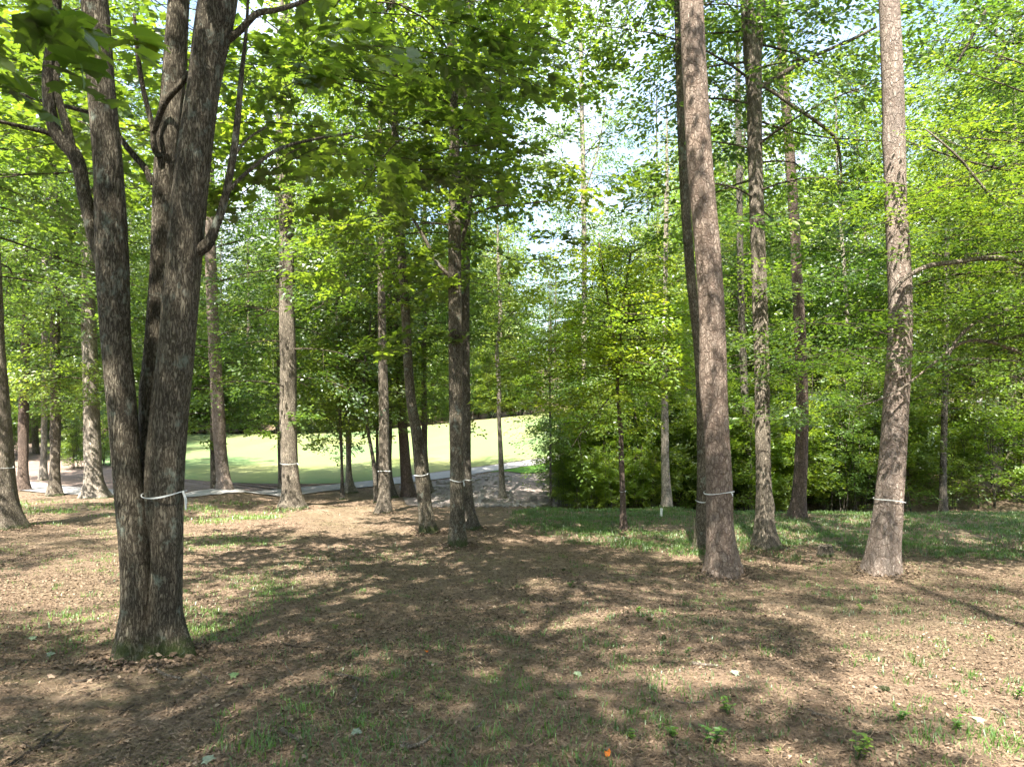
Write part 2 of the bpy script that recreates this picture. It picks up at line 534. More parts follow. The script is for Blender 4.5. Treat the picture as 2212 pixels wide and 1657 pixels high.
def simple_ground(name, stops, scale, bump=0.03, squash=(1, 1, 1), big=None):
    m, nt, out = new_mat(name)
    b = NB(nt)
    g = b.n('NewGeometry'); co = b.mapping(g.outputs['Position'], squash)
    n1 = b.noise(co, scale, 6, 0.7)
    n2 = b.noise(co, scale*0.08, 5, 0.65)
    f = b.math('ADD', b.math('MULTIPLY', n1.outputs['Fac'], .6), b.math('MULTIPLY', n2.outputs['Fac'], .4))
    c = b.ramp(f, stops)
    colr = c.outputs[0]
    if name == 'fairway_turf':
        wv = b.n('TexWave', wave_type='BANDS'); wv.inputs['Scale'].default_value = .16; wv.inputs['Distortion'].default_value = 1.5
        b.l(b.mapping(g.outputs['Position'], (.45, 1, 1)), wv.inputs['Vector'])
        colr = b.mix(b.mr(wv.outputs['Fac'], .3, .7, 0, .45), colr, (.15, .19, .06))
    if big:
        n3 = b.noise(g.outputs['Position'], big[0], 4, 0.6)
        colr = b.mix(b.mr(n3.outputs['Fac'], .42, .6), colr, big[1])
    b.bsdf(out, colr, 0.93, n1.outputs['Fac'], 0.6, bump, 0.12)
    return m


M['ground'] = ground_mat()
M['lawn'] = simple_ground('fairway_turf', [(.3, (.155, .175, .065)), (.5, (.195, .21, .085)), (.7, (.24, .25, .11))], 5, .02, (1, 2.5, 1), (.09, (.115, .18, .075)))
M['green'] = simple_ground('collar_turf', [(.3, (.06, .14, .02)), (.5, (.09, .19, .03)), (.7, (.12, .23, .04))], 14, .03)
M['path'] = simple_ground('concrete_path', [(.3, (.21, .20, .195)), (.5, (.28, .27, .26)), (.75, (.35, .34, .33))], 6, .004)
M['gravel'] = simple_ground('gravel_slope', [(.3, (.11, .088, .08)), (.5, (.20, .168, .152)), (.7, (.30, .26, .235))], 14, .05)
M['mulch'] = simple_ground('mulch_bed', [(.3, (.10, .072, .058)), (.5, (.19, .142, .118)), (.7, (.28, .22, .185))], 12, .05)
M['rock'] = simple_ground('riprap_rock', [(.3, (.12, .105, .095)), (.5, (.24, .215, .195)), (.7, (.36, .33, .30))], 9, .02)
m, nt, out = new_mat('white_tape'); NB(nt).bsdf(out, (.52, .54, .53), .6); M['tape'] = m
m, nt, out = new_mat('stake_paint'); NB(nt).bsdf(out, (.78, .76, .70), .6); M['stake'] = m
m, nt, out = new_mat('stake_red'); NB(nt).bsdf(out, (.50, .10, .06), .6); M['stake_red'] = m


def litter_mat(name, stops):
    m, nt, out = new_mat(name)
    b = NB(nt)
    at = b.n('Attribute', attribute_name='tint')
    c = b.ramp(at.outputs['Fac'], stops)
    g = b.n('NewGeometry')
    n = b.noise(g.outputs['Position'], 60, 3, .6)
    f = b.mr(n.outputs['Fac'], .3, .7, .7, 1.2)
    fc = b.n('CombineColor')
    for i in range(3): b.l(f, fc.inputs[i])
    b.bsdf(out, b.mix(1.0, c.outputs[0], fc.outputs[0], 'MULTIPLY'), .8, spec=.25)
    return m


M['litter'] = litter_mat('dead_leaf', [(0, (.05, .036, .025)), (.35, (.115, .080, .053)), (.7, (.195, .138, .094)), (.93, (.30, .225, .16)), (1, (.44, .36, .28))])
M['straw'] = litter_mat('pine_straw', [(0, (.12, .08, .048)), (.5, (.26, .175, .11)), (1, (.43, .32, .215))])
M['green_fallen'] = litter_mat('fallen_green_leaf', [(0, (.16, .20, .14)), (.5, (.22, .26, .19)), (1, (.10, .17, .05))])
M['orange_leaf'] = litter_mat('orange_leaf', [(0, (.55, .13, .02)), (1, (.6, .16, .02))])

# ------------------------------------------------------------------ leaves

LEAF = {
    'simple': (np.array([[0, 0, 0], [.45, .30, .07], [1, 0, -.04], [.45, -.30, .07]]), [np.array([[0, 3, 2], [0, 2, 1]])]),
    'oval': (np.array([[0, 0, 0], [.28, .25, .05], [.68, .22, .03], [1, 0, -.07], [.68, -.22, .03], [.28, -.25, .05]]),
             [np.array([[0, 5, 4, 3], [0, 3, 2, 1]])]),
    'lobed': (np.array([[0, 0, 0], [.02, .20, .01], [-.12, .46, -.05], [.22, .38, .0], [.46, .62, -.08], [.52, .28, .02], [.68, .30, .0], [1, 0, -.10],
                        [.68, -.30, .0], [.52, -.28, .02], [.46, -.62, -.08], [.22, -.38, .0], [-.12, -.46, -.05], [.02, -.20, .01]]),
              [np.array([[0, 5, 4, 3, 2, 1], [0, 13, 12, 11, 10, 9]]), np.array([[0, 7, 6, 5], [0, 9, 8, 7]])]),
    'clump': (np.array([[0, 0, 0], [.35, .36, .1], [.8, .28, -.1], [1, -.05, .05], [.62, -.33, -.08], [.25, -.3, .08]]), [np.array([[0, 5, 4, 3], [0, 3, 2, 1]])]),
    'needle': (np.array([[0, -.02, 0], [1, 0, -.06], [0, .02, 0]]), [np.array([[0, 1, 2]])]),
}


def place_leaves(kind, base, d, n, size):
    T, Fs = LEAF[kind]
    d = norm(d)
    bb = norm(np.cross(n, d)); n = np.cross(d, bb)
    V = base[:, None, :] + size[:, None, None]*(T[None, :, 0:1]*d[:, None, :] + T[None, :, 1:2]*bb[:, None, :] + T[None, :, 2:3]*n[:, None, :])
    k = len(T); N = len(base)
    off = (np.arange(N)*k)[:, None, None]
    return V.reshape(-1, 3), [(f[None] + off).reshape(-1, f.shape[1]) for f in Fs], [len(f) for f in Fs]


def sprays(rg, C, A, size, L, m, flat=0.35, up_bias=1.0, stint=None):
    """C centres (S,3), A axes (S,3). Returns per-leaf base, dir, normal, size, tint"""
    S = len(C)
    A = norm(A)
    up = np.array([0, 0, 1.0]) * up_bias + rg.normal(0, flat, (S, 3))
    side = norm(np.cross(up, A)); nrm = np.cross(A, side)
    u = (np.arange(m)[None, :] + rg.random((S, m))) / m
    sgn = np.where(np.arange(m) % 2 == 0, 1.0, -1.0)[None, :]
    ang = sgn * R(52) * (0.55 + 0.6*rg.random((S, m))) * (1.15-u*.75)
    L = np.broadcast_to(L, (S,))[:, None]
    lat = sgn * (rg.random((S, m))**1.2) * L * 0.42 * (1 - u*0.75)
    base = C[:, None, :] + A[:, None, :]*(L*(u-.35))[..., None] + side[:, None, :]*lat[..., None] + nrm[:, None, :]*(rg.normal(0, .10, (S, m))*L - 0.18*L*np.abs(u-.2)**2)[..., None]
    d = A[:, None, :]*np.cos(ang)[..., None] + side[:, None, :]*np.sin(ang)[..., None] + nrm[:, None, :]*rg.normal(-.12, .22, (S, m))[..., None]
    nn = nrm[:, None, :] + rg.normal(0, flat*1.1, (S, m, 3))
    sz = size*(0.6+0.55*rg.random((S, m)))
    if stint is None: stint = rg.random(S)*.6+.1
    tt = np.clip(stint[:, None] + rg.normal(0, .13, (S, m)), 0, 1)
    f = lambda a: a.reshape(-1, 3)
    return f(base), f(d), f(nn), sz.ravel(), tt.ravel()


def leaves_into(acc, tints, kind, L, mi=0):
    base, d, n, s, t = L
    V, Fs, per = place_leaves(kind, base, d, n, s)
    first = True
    for F, p in zip(Fs, per):
        if first:
            acc.add(V, F, mi); first = False
        else:
            acc.g.setdefault((F.shape[1], mi), []).append(F + acc.n - len(V))
        tints.setdefault((F.shape[1], mi), []).append(np.repeat(t, p))


def finish_crown(name, acc, tints, mats, smooth=(1,)):
    at = []
    for key, fs in acc.g.items():
        nf = sum(len(f) for f in fs)
        if key in tints and sum(len(x) for x in tints[key]) == nf:
            at.append(np.concatenate(tints[key]))
        else:
            at.append(np.full(nf, .3))
    return acc.mesh(name, mats, smooth, np.concatenate(at))


def crown(name, rg, trunk_at, h0, h1, Rr, nb, size, kind, mats, m=22, L=0.6, dens=1.0, shape='dome', avoid=None, droop=0.25, flat=.35,
          twigs=True, tint=(0.15, 0.75), asc=0.35, spr=1.0, top=1.0, spread=.26):
    """a branched crown along a trunk: returns the mesh (leaves + twigs), local to the tree base"""
    acc = Acc(); tints = {}
    Cs, As, Ts = [], [], []
    ga = rg.random()*6.28
    for i in range(nb):
        q = (i+rg.random())/nb
        h = h0 + (h1-h0)*q
        az = ga + i*2.39996 + rg.normal(0, .25)
        if shape == 'dome':
            prof = (0.75+.45*q)*math.sqrt(max(0.04, 1-q**2.6)) if q > .2 else .62+.9*q
        elif shape == 'cone':
            prof = 1.05-.85*q
        elif shape == 'pine':
            prof = math.sqrt(max(.05, 1-(2*q-1)**2*.8))
        else:
            prof = math.sin(math.pi*(.15+.8*q))
        ln = Rr*prof*rg.uniform(.65, 1.12)
        if avoid is not None:
            dz = abs((az-avoid[0]+math.pi) % (2*math.pi)-math.pi)
            if dz < avoid[1] and h < avoid[2]:
                ln *= .45 if rg.random() < .45 else 0
        if ln < .3: continue
        el = asc*(0.4+1.2*q)+rg.normal(0, .12)
        p0 = trunk_at(h)
        s = np.linspace(0, 1, 7)[:, None]
        dirh = np.array([math.cos(az), math.sin(az), 0])
        wob = np.array([-math.sin(az), math.cos(az), 0])*rg.normal(0, .12)*ln
        path = p0 + dirh*ln*s*math.cos(el) + np.array([0, 0, 1.0])*(ln*s*math.sin(el) - droop*ln*s**2*(1.1-q)) + wob*np.sin(s*math.pi*1.3)
        if twigs:
            r0 = .006+.006*ln
            acc.tube(path, np.linspace(r0, .005, 7), 5, 1)
        dq = dens*(1 if q < .55 else top)
        ns = max(2, int(ln*ln*1.1*dq*spr + ln*2.2*dq*spr))
        ss = .22+.8*rg.random(ns)**.75
        k = np.clip(ss*6, 0, 5.999); k0 = k.astype(int)
        c = path[k0] + (path[k0+1]-path[k0])*(k-k0)[:, None]
        lat = rg.normal(0, spread, ns)*ln*(.4+.6*np.sin(np.clip(ss, 0, 1)*2.6))
        side = np.array([-math.sin(az), math.cos(az), 0])
        c2 = c + side*lat[:, None] + np.stack([rg.normal(0, .05, ns)*ln]*1 + [rg.normal(0, .05, ns)*ln, rg.normal(0, .10, ns)*ln], 1)
        a = dirh[None, :]*.8 + side*(np.sign(lat)*np.minimum(1, np.abs(lat)*1.5))[:, None] + rg.normal(0, .25, (ns, 3))*np.array([1, 1, .6]) + np.array([0, 0, -.1])
        if twigs:
            for w in range(0, ns, 2):
                mid = (c[w]+c2[w])/2 + np.array([0, 0, .04])
                acc.tube(np.array([c[w], mid, c2[w]]), np.array([.008, .006, .003]), 3, 1)
        Cs.append(c2); As.append(a); Ts.append(np.full(ns, rg.uniform(*tint)) + rg.normal(0, .1, ns))
    C = np.vstack(Cs); A = np.vstack(As); st = np.concatenate(Ts)
    lv = sprays(rg, C, A, size, L*rg.uniform(.75, 1.3, len(C)), m, flat, stint=st)
    leaves_into(acc, tints, kind, lv, 0)
    return finish_crown(name, acc, tints, mats)


# ------------------------------------------------------------------ the ground and what is laid on it
# low mounds of soil round some trunks
for (u, v, Y, h, r) in [(485, 1061, 21.8, .36, 1.5), (1437, 1090, 23.0, .24, 1.0), (1652, 1184, 14.0, .07, .6), (330, 1430, 5.25, .05, .5),
                        (1560, 1234, 10.8, .13, .55), (630, 1095, 20.3, .10, .9), (1907, 1229, 11.4, .12, .6)]:
    MOUNDS.append(((u-CU)/FPX*Y, Y, h, r))

ys = np.concatenate([np.linspace(-45, 1, 40), 1 + np.cumsum(np.geomspace(.05, 3.2, 300))])
ys = ys[ys < 232]
as_ = np.sinh(np.linspace(-1.8, 1.8, 360)) / np.sinh(1.8) * 1.5
YY, AA = np.meshgrid(ys, as_, indexing='ij')
XX = AA*np.maximum(YY+14, 20)
ZZ = terr(XX, YY)
nr, nc = XX.shape
idx = np.arange(nr*nc).reshape(nr, nc)
Fg = np.stack([idx[:-1, :-1], idx[:-1, 1:], idx[1:, 1:], idx[1:, :-1]], -1).reshape(-1, 4)
g = link('ground', np_mesh('ground', np.stack([XX, YY, ZZ], -1).reshape(-1, 3), [(Fg, 0)], [M['ground']], True))
tag(g, 'brown forest floor of dry leaves, needles and thin grass', 'ground', kind='structure')


def px_line(pts, n, dy=0.0):
    out = []
    for p in pts:
        Y = p[2] if len(p) > 2 else raycast(p[0], p[1])
        Y += dy
        out.append([(p[0]-CU)/FPX*Y, Y])
    out = np.array(out)
    w = np.concatenate([out, np.zeros((len(out), 1))], 1)
    r, _ = resample(w, 0.25)
    k = np.linspace(0, len(r)-1, n).astype(int)
    return r[k, :2]


def loft(name, A, B, m, mat, off, label, cat):
    s = np.linspace(0, 1, m)[:, None, None]
    XY = A[None]*(1-s) + B[None]*s
    X, Y = XY[..., 0], XY[..., 1]
    Z = terr(X, Y) + off
    Z[0] -= off*.0
    r, c = X.shape
    ix = np.arange(r*c).reshape(r, c)
    F = np.stack([ix[:-1, :-1], ix[:-1, 1:], ix[1:, 1:], ix[1:, :-1]], -1).reshape(-1, 4)
    o = link(name, np_mesh(name, np.stack([X, Y, Z], -1).reshape(-1, 3), [(F, 0)], [mat], True))
    return tag(o, label, cat, kind='structure')


up_px = [(-250, 1015), (34, 1040), (95, 1046), (180, 1055), (300, 1062), (420, 1066), (570, 1061), (700, 1050), (855, 1033), (950, 1021), (1050, 1008),
         (1190, 987), (1300, 969), (1400, 951), (1600, 924), (1770, 904), (1950, 882), (2110, 862), (2400, 838)]
lo_px = [(-250, 1040), (34, 1060), (95, 1066), (180, 1071), (300, 1075), (420, 1075), (570, 1070), (700, 1063), (855, 1047), (950, 1036), (1050, 1021),
         (1190, 1000), (1300, 981), (1400, 961), (1600, 932), (1770, 912), (1950, 890), (2110, 870), (2400, 847)]
NP = 260
pu = px_line(up_px, NP); pl = px_line(lo_px, NP)
loft('cart_path', pl, pu, 5, M['path'], .035, 'pale concrete cart path curving past the trees', 'path')
lawn_near = px_line([(-400, 940, 58), (60, 950, 50), (150, 985, 40), (240, 1008), (400, 1036), (520, 1044), (640, 1046), (740, 1044), (855, 1031), (950, 1019),
                     (1050, 1006), (1190, 985), (1300, 967), (1400, 948), (1550, 920, 46), (1770, 880, 54), (1950, 860, 58), (2110, 845, 60), (2400, 830, 64)], NP)
lawn_far = px_line([(-400, 0, 66), (60, 0, 65), (200, 0, 65), (300, 0, 65), (400, 0, 65), (520, 0, 65), (640, 0, 65), (740, 0, 64), (855, 0, 64), (950, 0, 63), (1050, 0, 62),
                    (1190, 0, 62), (1300, 0, 63), (1400, 0, 66), (1550, 0, 70), (1770, 0, 74), (1950, 0, 76), (2110, 0, 78), (2400, 0, 80)], NP)
loft('fairway', lawn_near, lawn_far, 60, M['lawn'], .022, 'sunlit pale green fairway rising beyond the path', 'lawn')
mu_near = px_line(up_px[:11], NP, .15)
mu_far = px_line([(-400, 0, 60), (60, 0, 52), (150, 0, 42), (240, 1006), (400, 1034), (520, 1042), (640, 1044), (740, 1042), (855, 1029), (950, 1017), (1050, 1004)], NP)
loft('mulch_bed', mu_near, mu_far, 20, M['mulch'], .012, 'reddish mulch bed between path and fairway', 'ground')
gr_near = px_line([(880, 1092), (960, 1095), (1040, 1095), (1120, 1094), (1200, 1093), (1290, 1090, 25)], 80)
gr_far = px_line([(862, 1050), (950, 1038), (1050, 1024), (1120, 1013), (1200, 1001), (1300, 984)], 80)
loft('gravel_slope', gr_near, gr_far, 24, M['gravel'], .012, 'grey gravel slope running down from the path', 'ground')
cg_near = px_line([(1062, 1022), (1092, 1020), (1130, 1024), (1165, 1023), (1205, 1012), (1260, 998)], 60)
cg_far = px_line([(1060, 1021), (1092, 1017), (1130, 1011), (1165, 1006), (1205, 1000), (1260, 990)], 60)
loft('grass_verge', cg_near, cg_far, 8, M['green'], .05, 'small bright green lawn patch below the path', 'lawn')

# ------------------------------------------------------------------ trunks

def wave(rg, n, nseg, s, amp, k=3):
    th = np.linspace(0, 2*math.pi, nseg, endpoint=False)[None, :]
    S = s[:, None]
    out = np.ones((n, nseg))
    for _ in range(7):
        out += amp/2*np.sin(rg.integers(1, k+3)*th + rg.normal(0, 1.6)*S + rg.random()*6.28)
    for _ in range(6):   # knots and burls
        t0, s0 = rg.random()*6.28, rg.random()*max(1, s[-1])
        dt = (th-t0+math.pi) % (2*math.pi)-math.pi
        out += rg.uniform(.05, .14)*np.exp(-(dt/.5)**2-((S-s0)/.16)**2)
    return out


def trunk_mesh(name, rg, pts, mat, nseg=22, step=.16, flare=.6, flare_h=.32, lobes=4, amp=.03):
    r, s = resample(pts, step)
    # finer near the base
    rad = np.maximum(r[:, 3], .006)
    th = np.linspace(0, 2*math.pi, nseg, endpoint=False)[None, :]
    bump = wave(rg, len(s), nseg, s, amp)
    ph = rg.random()*6.28
    lob = .62+.38*np.cos(lobes*th+ph+.6*np.sin(2*th+ph))
    bump += flare*np.exp(-np.clip(s, 0, None)[:, None]/flare_h)*lob
    a = Acc(); a.tube(r[:, :3], rad, nseg, 0, bump)
    return a.mesh(name, [mat], True)


def px_path(pts, Y, base):
    """rows (u, v, width[, dY]) -> rows (x,y,z,r) local to base"""
    out = []
    for p in pts:
        y = Y + (p[3] if len(p) > 3 else 0)
        q = P(p[0], p[1], y) - base
        out.append([*q, p[2]/FPX*y/2])
    return np.array(out)


TREES = {}


def build_tree(key, name, label, pts, bark, H=22, Y=None, group=None, crown_kw=None, branches=(), nseg=22, flare=.6, lobes=4, lean_top=(0, 0), seed=None, flare_h=.32, leaf='leaf_oak', twig='twig'):
    rg = np.random.default_rng(zlib.crc32(key.encode()) if seed is None else seed)
    u0, v0 = pts[0][0], pts[0][1]
    if Y is None: Y = raycast(u0, v0)
    X = (u0-CU)/FPX*Y
    base = np.array([X, Y, float(terr(X, Y))])
    root = empty(name, base, label, 'tree', group)
    pp = px_path(pts, Y, base)
    pp[0, 2] = -0.12
    # run on above the picture
    dirn = norm(pp[-1, :3]-pp[-3, :3]); dirn = norm(dirn + np.array([0, 0, 1.2]))
    z = pp[-1, 2]; ext = []
    q = pp[-1].copy()
    if H > z+1:
        for k in range(1, 5):
            f = k/4
            e = np.array([*(pp[-1, :3] + dirn*(H-z)*f + np.array([lean_top[0], lean_top[1], 0])*f), max(.02, pp[-1, 3]*(1-f*.88))])
            ext.append(e)
        pp = np.vstack([pp, ext])
    me = trunk_mesh('trunk', rg, pp, M[bark], nseg, .12 if Y < 16 else .2, flare, flare_h, lobes)
    link('trunk', me, root)
    def at(h):
        return np.array([np.interp(h, pp[:, 2], pp[:, k]) for k in range(3)])
    for br in branches:
        bp = px_path(br, Y, base)
        r, s = resample(bp, .1)
        a = Acc(); a.tube(r[:, :3], np.maximum(r[:, 3], .004), 9, 0, wave(rg, len(s), 9, s, .05))
        link('branch', a.mesh('branch', [M[bark if len(br[0]) < 5 else br[0][4]]], True), root)
    for ck in (crown_kw or []):
        ck = dict(ck)
        lf = ck.pop('leaf', leaf)
        clear = ck.pop('clear', None)
        if clear: ck['avoid'] = (math.atan2(-base[1], -base[0]), clear[0], clear[1])
        me = crown('crown', rg, at, mats=[M[lf], M[twig]], **ck)
        link('crown', me, root)
    TREES[key] = dict(root=root, base=base, at=at, pp=pp, Y=Y)
    return root


def hc(h0, h1, Rr, nb=42, size=.11, kind='simple', **kw):
    d = dict(h0=h0, h1=h1, Rr=Rr, nb=int(nb*1.25), size=size, kind=kind, dens=1.75, m=24, L=.7, top=.4, spread=.2)
    d.update(kw)
    return d
#@@TREES

# ---- the forked maple in front
Yf = 5.25
fk_pts_a = [(300, 1440, 88), (299, 1380, 74), (299, 1300, 67), (292, 1174, 63), (280, 1071, 58), (266, 900, 58), (252, 754, 58), (242, 548, 64), (234, 366, 57), (217, 183, 54), (207, 59, 54), (198, -60, 50)]
fk_pts_c = [(360, 1442, 86), (360, 1380, 70), (360, 1300, 62), (361, 1174, 62), (355, 1063, 74), (365, 900, 74), (381, 754, 71), (399, 548, 70), (416, 366, 69), (440, 183, 66), (471, 0, 76), (486, -80, 66)]
fk_pts_b = [(350, 1440, 70, .12), (338, 1300, 60, .16), (330, 1100, 56, .2), (328, 900, 50, .24), (338, 754, 50, .28), (350, 548, 48, .3), (357, 366, 46, .34), (375, 183, 46, .4), (386, 0, 42, .45), (394, -90, 40, .5)]
rgf = np.random.default_rng(11)
xf = (330-CU)/FPX*Yf
fbase = np.array([xf, Yf, float(terr(xf, Yf))])
fork = empty('forked_maple_tree', fbase, 'dark forked tree with three stems, mossy flared base and white tape, nearest the camera', 'tree')
fa = Acc()
FPATH = []
for pts, fl, lb, dx in ((fk_pts_a, .95, 3, .2), (fk_pts_c, .85, 3, .7), (fk_pts_b, .2, 3, .1)):
    pp = px_path(pts, Yf, fbase)
    pp[0, 2] = -.15
    d = norm(pp[-1, :3]-pp[-3, :3])
    for k in range(1, 4):
        pp = np.vstack([pp, [*(pp[-1, :3] + d*2.6), pp[-1, 3]*.68]])
    FPATH.append(pp)
    r, s = resample(pp, .05)
    nseg = 44
    th = np.linspace(0, 2*math.pi, nseg, endpoint=False)[None, :]
    bump = wave(rgf, len(s), nseg, s, .026, 4)
    bump += .012*np.sin(9*th + 1.4*s[:, None]) + .010*np.sin(14*th - 1.1*s[:, None]+1)
    ph = rgf.random()*6
    bump += fl*np.exp(-np.clip(s, 0, None)[:, None]/.24)*(.5+.5*np.cos(lb*th+ph))
    fa.tube(r[:, :3], r[:, 3], nseg, 0, bump)
for rp in ([(300, 1200, 40, .03), (292, 1300, 52, .02), (279, 1370, 56, .0), (264, 1420, 50, -.03), (250, 1456, 34, -.05)],
           [(360, 1220, 40, .03), (367, 1310, 50, .02), (381, 1375, 56, 0), (398, 1420, 50, -.03), (414, 1456, 34, -.05)]):
    pp = px_path(rp, Yf, fbase)
    r, s = resample(pp, .03)
    fa.tube(r[:, :3], r[:, 3], 20, 0, wave(rgf, len(s), 20, s, .05))
link('trunk', fa.mesh('trunk', [M['bark_maple']], True), fork)
fbr = [
    [(225, 575, 34), (206, 512, 31), (183, 425, 28), (160, 334, 29), (123, 292, 27), (107, 228, 25), (107, 137, 24), (117, 78, 23), (124, -40, 18)],
    [(155, 325, 20), (146, 280, 17), (133, 238, 16), (123, 192, 13), (126, 120, 9)],
    [(125, 300, 12, .05), (112, 292, 11), (46, 274, 9, -.1), (0, 263, 7, -.2), (-80, 240, 5, -.3)],
    [(232, 252, 11, .05), (190, 242, 9, .1), (68, 212, 7, .2), (0, 187, 5, .3), (-70, 170, 4, .4)],
    [(420, 545, 30), (446, 530, 26), (466, 489, 19), (487, 425, 17), (496, 379, 16), (505, 329, 15), (516, 228, 13), (523, 151, 10), (530, 87, 8), (536, 0, 6)],
    [(486, 425, 11), (496, 411, 9), (548, 361, 8, .1), (608, 320, 7, .3), (676, 302, 6, .5), (757, 288, 4, .7)],
    [(502, 345, 8), (512, 328, 7), (540, 297, 5, .1), (576, 274, 4, .2)],
    [(345, 402, 15, .3), (329, 393, 14, .3), (315, 366, 13, .32), (283, 329, 12, .34), (256, 292, 10, .36), (235, 250, 8, .4)],
    [(350, 340, 15, .3), (336, 329, 13, .2), (329, 274, 11, .15), (311, 201, 10, .1), (297, 114, 9, 0), (290, 30, 6, -.1)],
    [(332, 285, 12, .15), (361, 215, 13, .05), (385, 188, 13, 0), (410, 158, 13, 0)],
    [(466, 112, 18), (489, 91, 16), (521, 64, 15), (555, 30, 13), (594, 23, 11, .1), (640, 10, 9, .2), (720, -30, 6, .3)],
]
for br in fbr:
    bp = px_path(br, Yf, fbase)
    r, s = resample(bp, .05)
    a = Acc(); a.tube(r[:, :3], np.maximum(r[:, 3], .004), 14, 0, wave(rgf, len(s), 14, s, .025))
    link('branch', a.mesh('branch', [M['bark_maple']], True), fork)


def zone_crown(root, base, rg, zones, kind, size, mats, flat=.25, twig_r=.004):
    """sheets of leaves hung in boxes of the crown: (u0,u1,v0,v1,Y0,Y1,count,leaves,length,tint)"""
    acc = Acc(); tints = {}
    for (u0, u1, v0, v1, y0, y1, n, m_, L, ti) in zones:
        nb_ = max(1, n//6)
        cu, cv, cyy = rg.uniform(u0, u1, nb_), rg.uniform(v0, v1, nb_), rg.uniform(y0, y1, nb_)
        k = rg.integers(0, nb_, n)
        ctr = np.array([P(a, b_, c) for a, b_, c in zip(cu, cv, cyy)])
        az = rg.uniform(0, 6.283, nb_)
        dirb = np.stack([np.cos(az), np.sin(az), rg.normal(-.05, .12, nb_)], 1)
        sp = L*1.9
        tt = rg.uniform(-1, 1, n)
        lat = rg.normal(0, .42, n)*L
        sd = np.stack([-np.sin(az), np.cos(az), az*0], 1)
        C = ctr[k] + dirb[k]*(tt*sp)[:, None] + sd[k]*lat[:, None] + np.stack([tt*0, tt*0, rg.normal(0, .05, n) - .12*tt**2], 1)
        A = dirb[k]*1.0 + sd[k]*(np.sign(lat)*.8)[:, None] + rg.normal(0, .2, (n, 3))*np.array([1, 1, .5])
        ok = np.linalg.norm(C, axis=1) > 1.15
        C, A, k, tt = C[ok]-base, A[ok], k[ok], tt[ok]
        st = rg.uniform(*ti, nb_)[k] + rg.normal(0, .06, len(k))
        leaves_into(acc, tints, kind, sprays(rg, C, A, size, L*rg.uniform(.8, 1.25, len(C)), m_, flat, 1.0, st))
        for j in range(nb_):
            s_ = np.linspace(-1.1, 1.1, 6)[:, None]
            path = ctr[j]-base + dirb[j]*s_*sp + np.array([0, 0, -.12])*s_**2
            tw = twig_r*min(1.0, (cyy[j]/7)**1.3); acc.tube(path, np.linspace(tw*1.8, tw*.6, 6), 4, 1)
    me = finish_crown('crown', acc, tints, mats)
    return link('crown', me, root)


zone_crown(fork, fbase, np.random.default_rng(5), [
    (-80, 560, 60, 300, 6.4, 10, 150, 20, .55, (.0, .4)),
    (-80, 600, 250, 450, 7, 11, 85, 20, .55, (.05, .5)),
    (600, 1130, -80, 260, 6.0, 9.5, 95, 20, .5, (.0, .38)),
    (560, 1000, 150, 400, 6.0, 9.0, 60, 20, .5, (.05, .45)),
    (-60, 110, -70, 25, 1.9, 2.6, 15, 9, .22, (.0, .35)),
    (560, 840, 30, 190, 3.4, 4.2, 10, 9, .24, (.0, .3)),
], 'lobed', .115, [M['leaf_maple'], M['twig']])
fat = lambda h: np.array([np.interp(h, FPATH[1][:, 2], FPATH[1][:, k]) for k in range(3)])
me = crown('crown', np.random.default_rng(21), fat, 6.2, 14.5, 5.4, 30, .16, 'simple', [M['leaf_maple'], M['twig']], m=20, L=.65, dens=1.0, spread=.12)
link('crown', me, fork)

# ---- trees of the near and middle ground (centre line and width read from base upwards)
G1 = 'hardwoods along the crest left of the clearing'
build_tree('t1', 'oak_tree', 'grey tree cut by the left edge with white tape, flared base', [(8, 1140, 74), (2, 1060, 58), (-2, 1010, 56), (-8, 900, 52), (-20, 694, 46), (-26, 560, 44), (-30, 300, 40)],
           'bark_grey', 19, crown_kw=[hc(5.5, 18, 4.6, 40, .12, size=.13)] if False else [hc(5.0, 18, 4.6, 40, .13)])
build_tree('t2', 'oak_tree', 'slim dark reddish trunk, second from the left edge, beside the path', [(50, 1059, 27), (50, 1035, 21), (51, 934, 20), (55, 760, 17), (60, 560, 16), (64, 430, 15), (68, 200, 14)], 'bark_red', 20, crown_kw=[hc(6, 19, 4, 40, .14)])
build_tree('t3', 'oak_tree', 'slim grey trunk before the path, third from the left edge', [(117, 1071, 30), (118, 1050, 23), (120, 934, 21), (119, 730, 19), (117, 560, 18), (116, 440, 17), (116, 200, 15)], 'bark_grey', 19, crown_kw=[hc(4.2, 18, 4, 46, .13)])
build_tree('t3b', 'oak_tree', 'short pale lichened trunk beyond the path between two slim trunks', [(93, 1038, 18, 0), (94, 1010, 14), (95, 960, 12), (96, 800, 12), (97, 500, 11)], 'bark_pale', 17, crown_kw=[hc(3.2, 16, 4, 46, .16)])
build_tree('t4', 'beech_tree', 'pale smooth barked tree with flared base just left of the forked tree', [(205, 1075, 52), (203, 1050, 40), (199, 960, 33), (196, 840, 30), (192, 700, 29), (189, 530, 24), (187, 300, 21)], 'bark_pale', 21,
           flare=.7, crown_kw=[hc(2.9, 18, 4.2, 54, .13, dens=1.5)])
build_tree('t5', 'pine_tree', 'sunlit pinkish pine on a low soil mound behind the forked tree', [(487, 1061, 36), (482, 1030, 29), (474, 934, 26), (468, 830, 25), (460, 700, 24), (455, 550, 22), (449, 440, 21), (440, 200, 19)], 'bark_pine_plate', 23, Y=21.8, flare=.4,  # paler plate bark puts sunlight into this trunk's colour
           crown_kw=[hc(11, 22, 3.2, 26, .17, 'needle', leaf='needle', m=34, L=.5, shape='pine')])
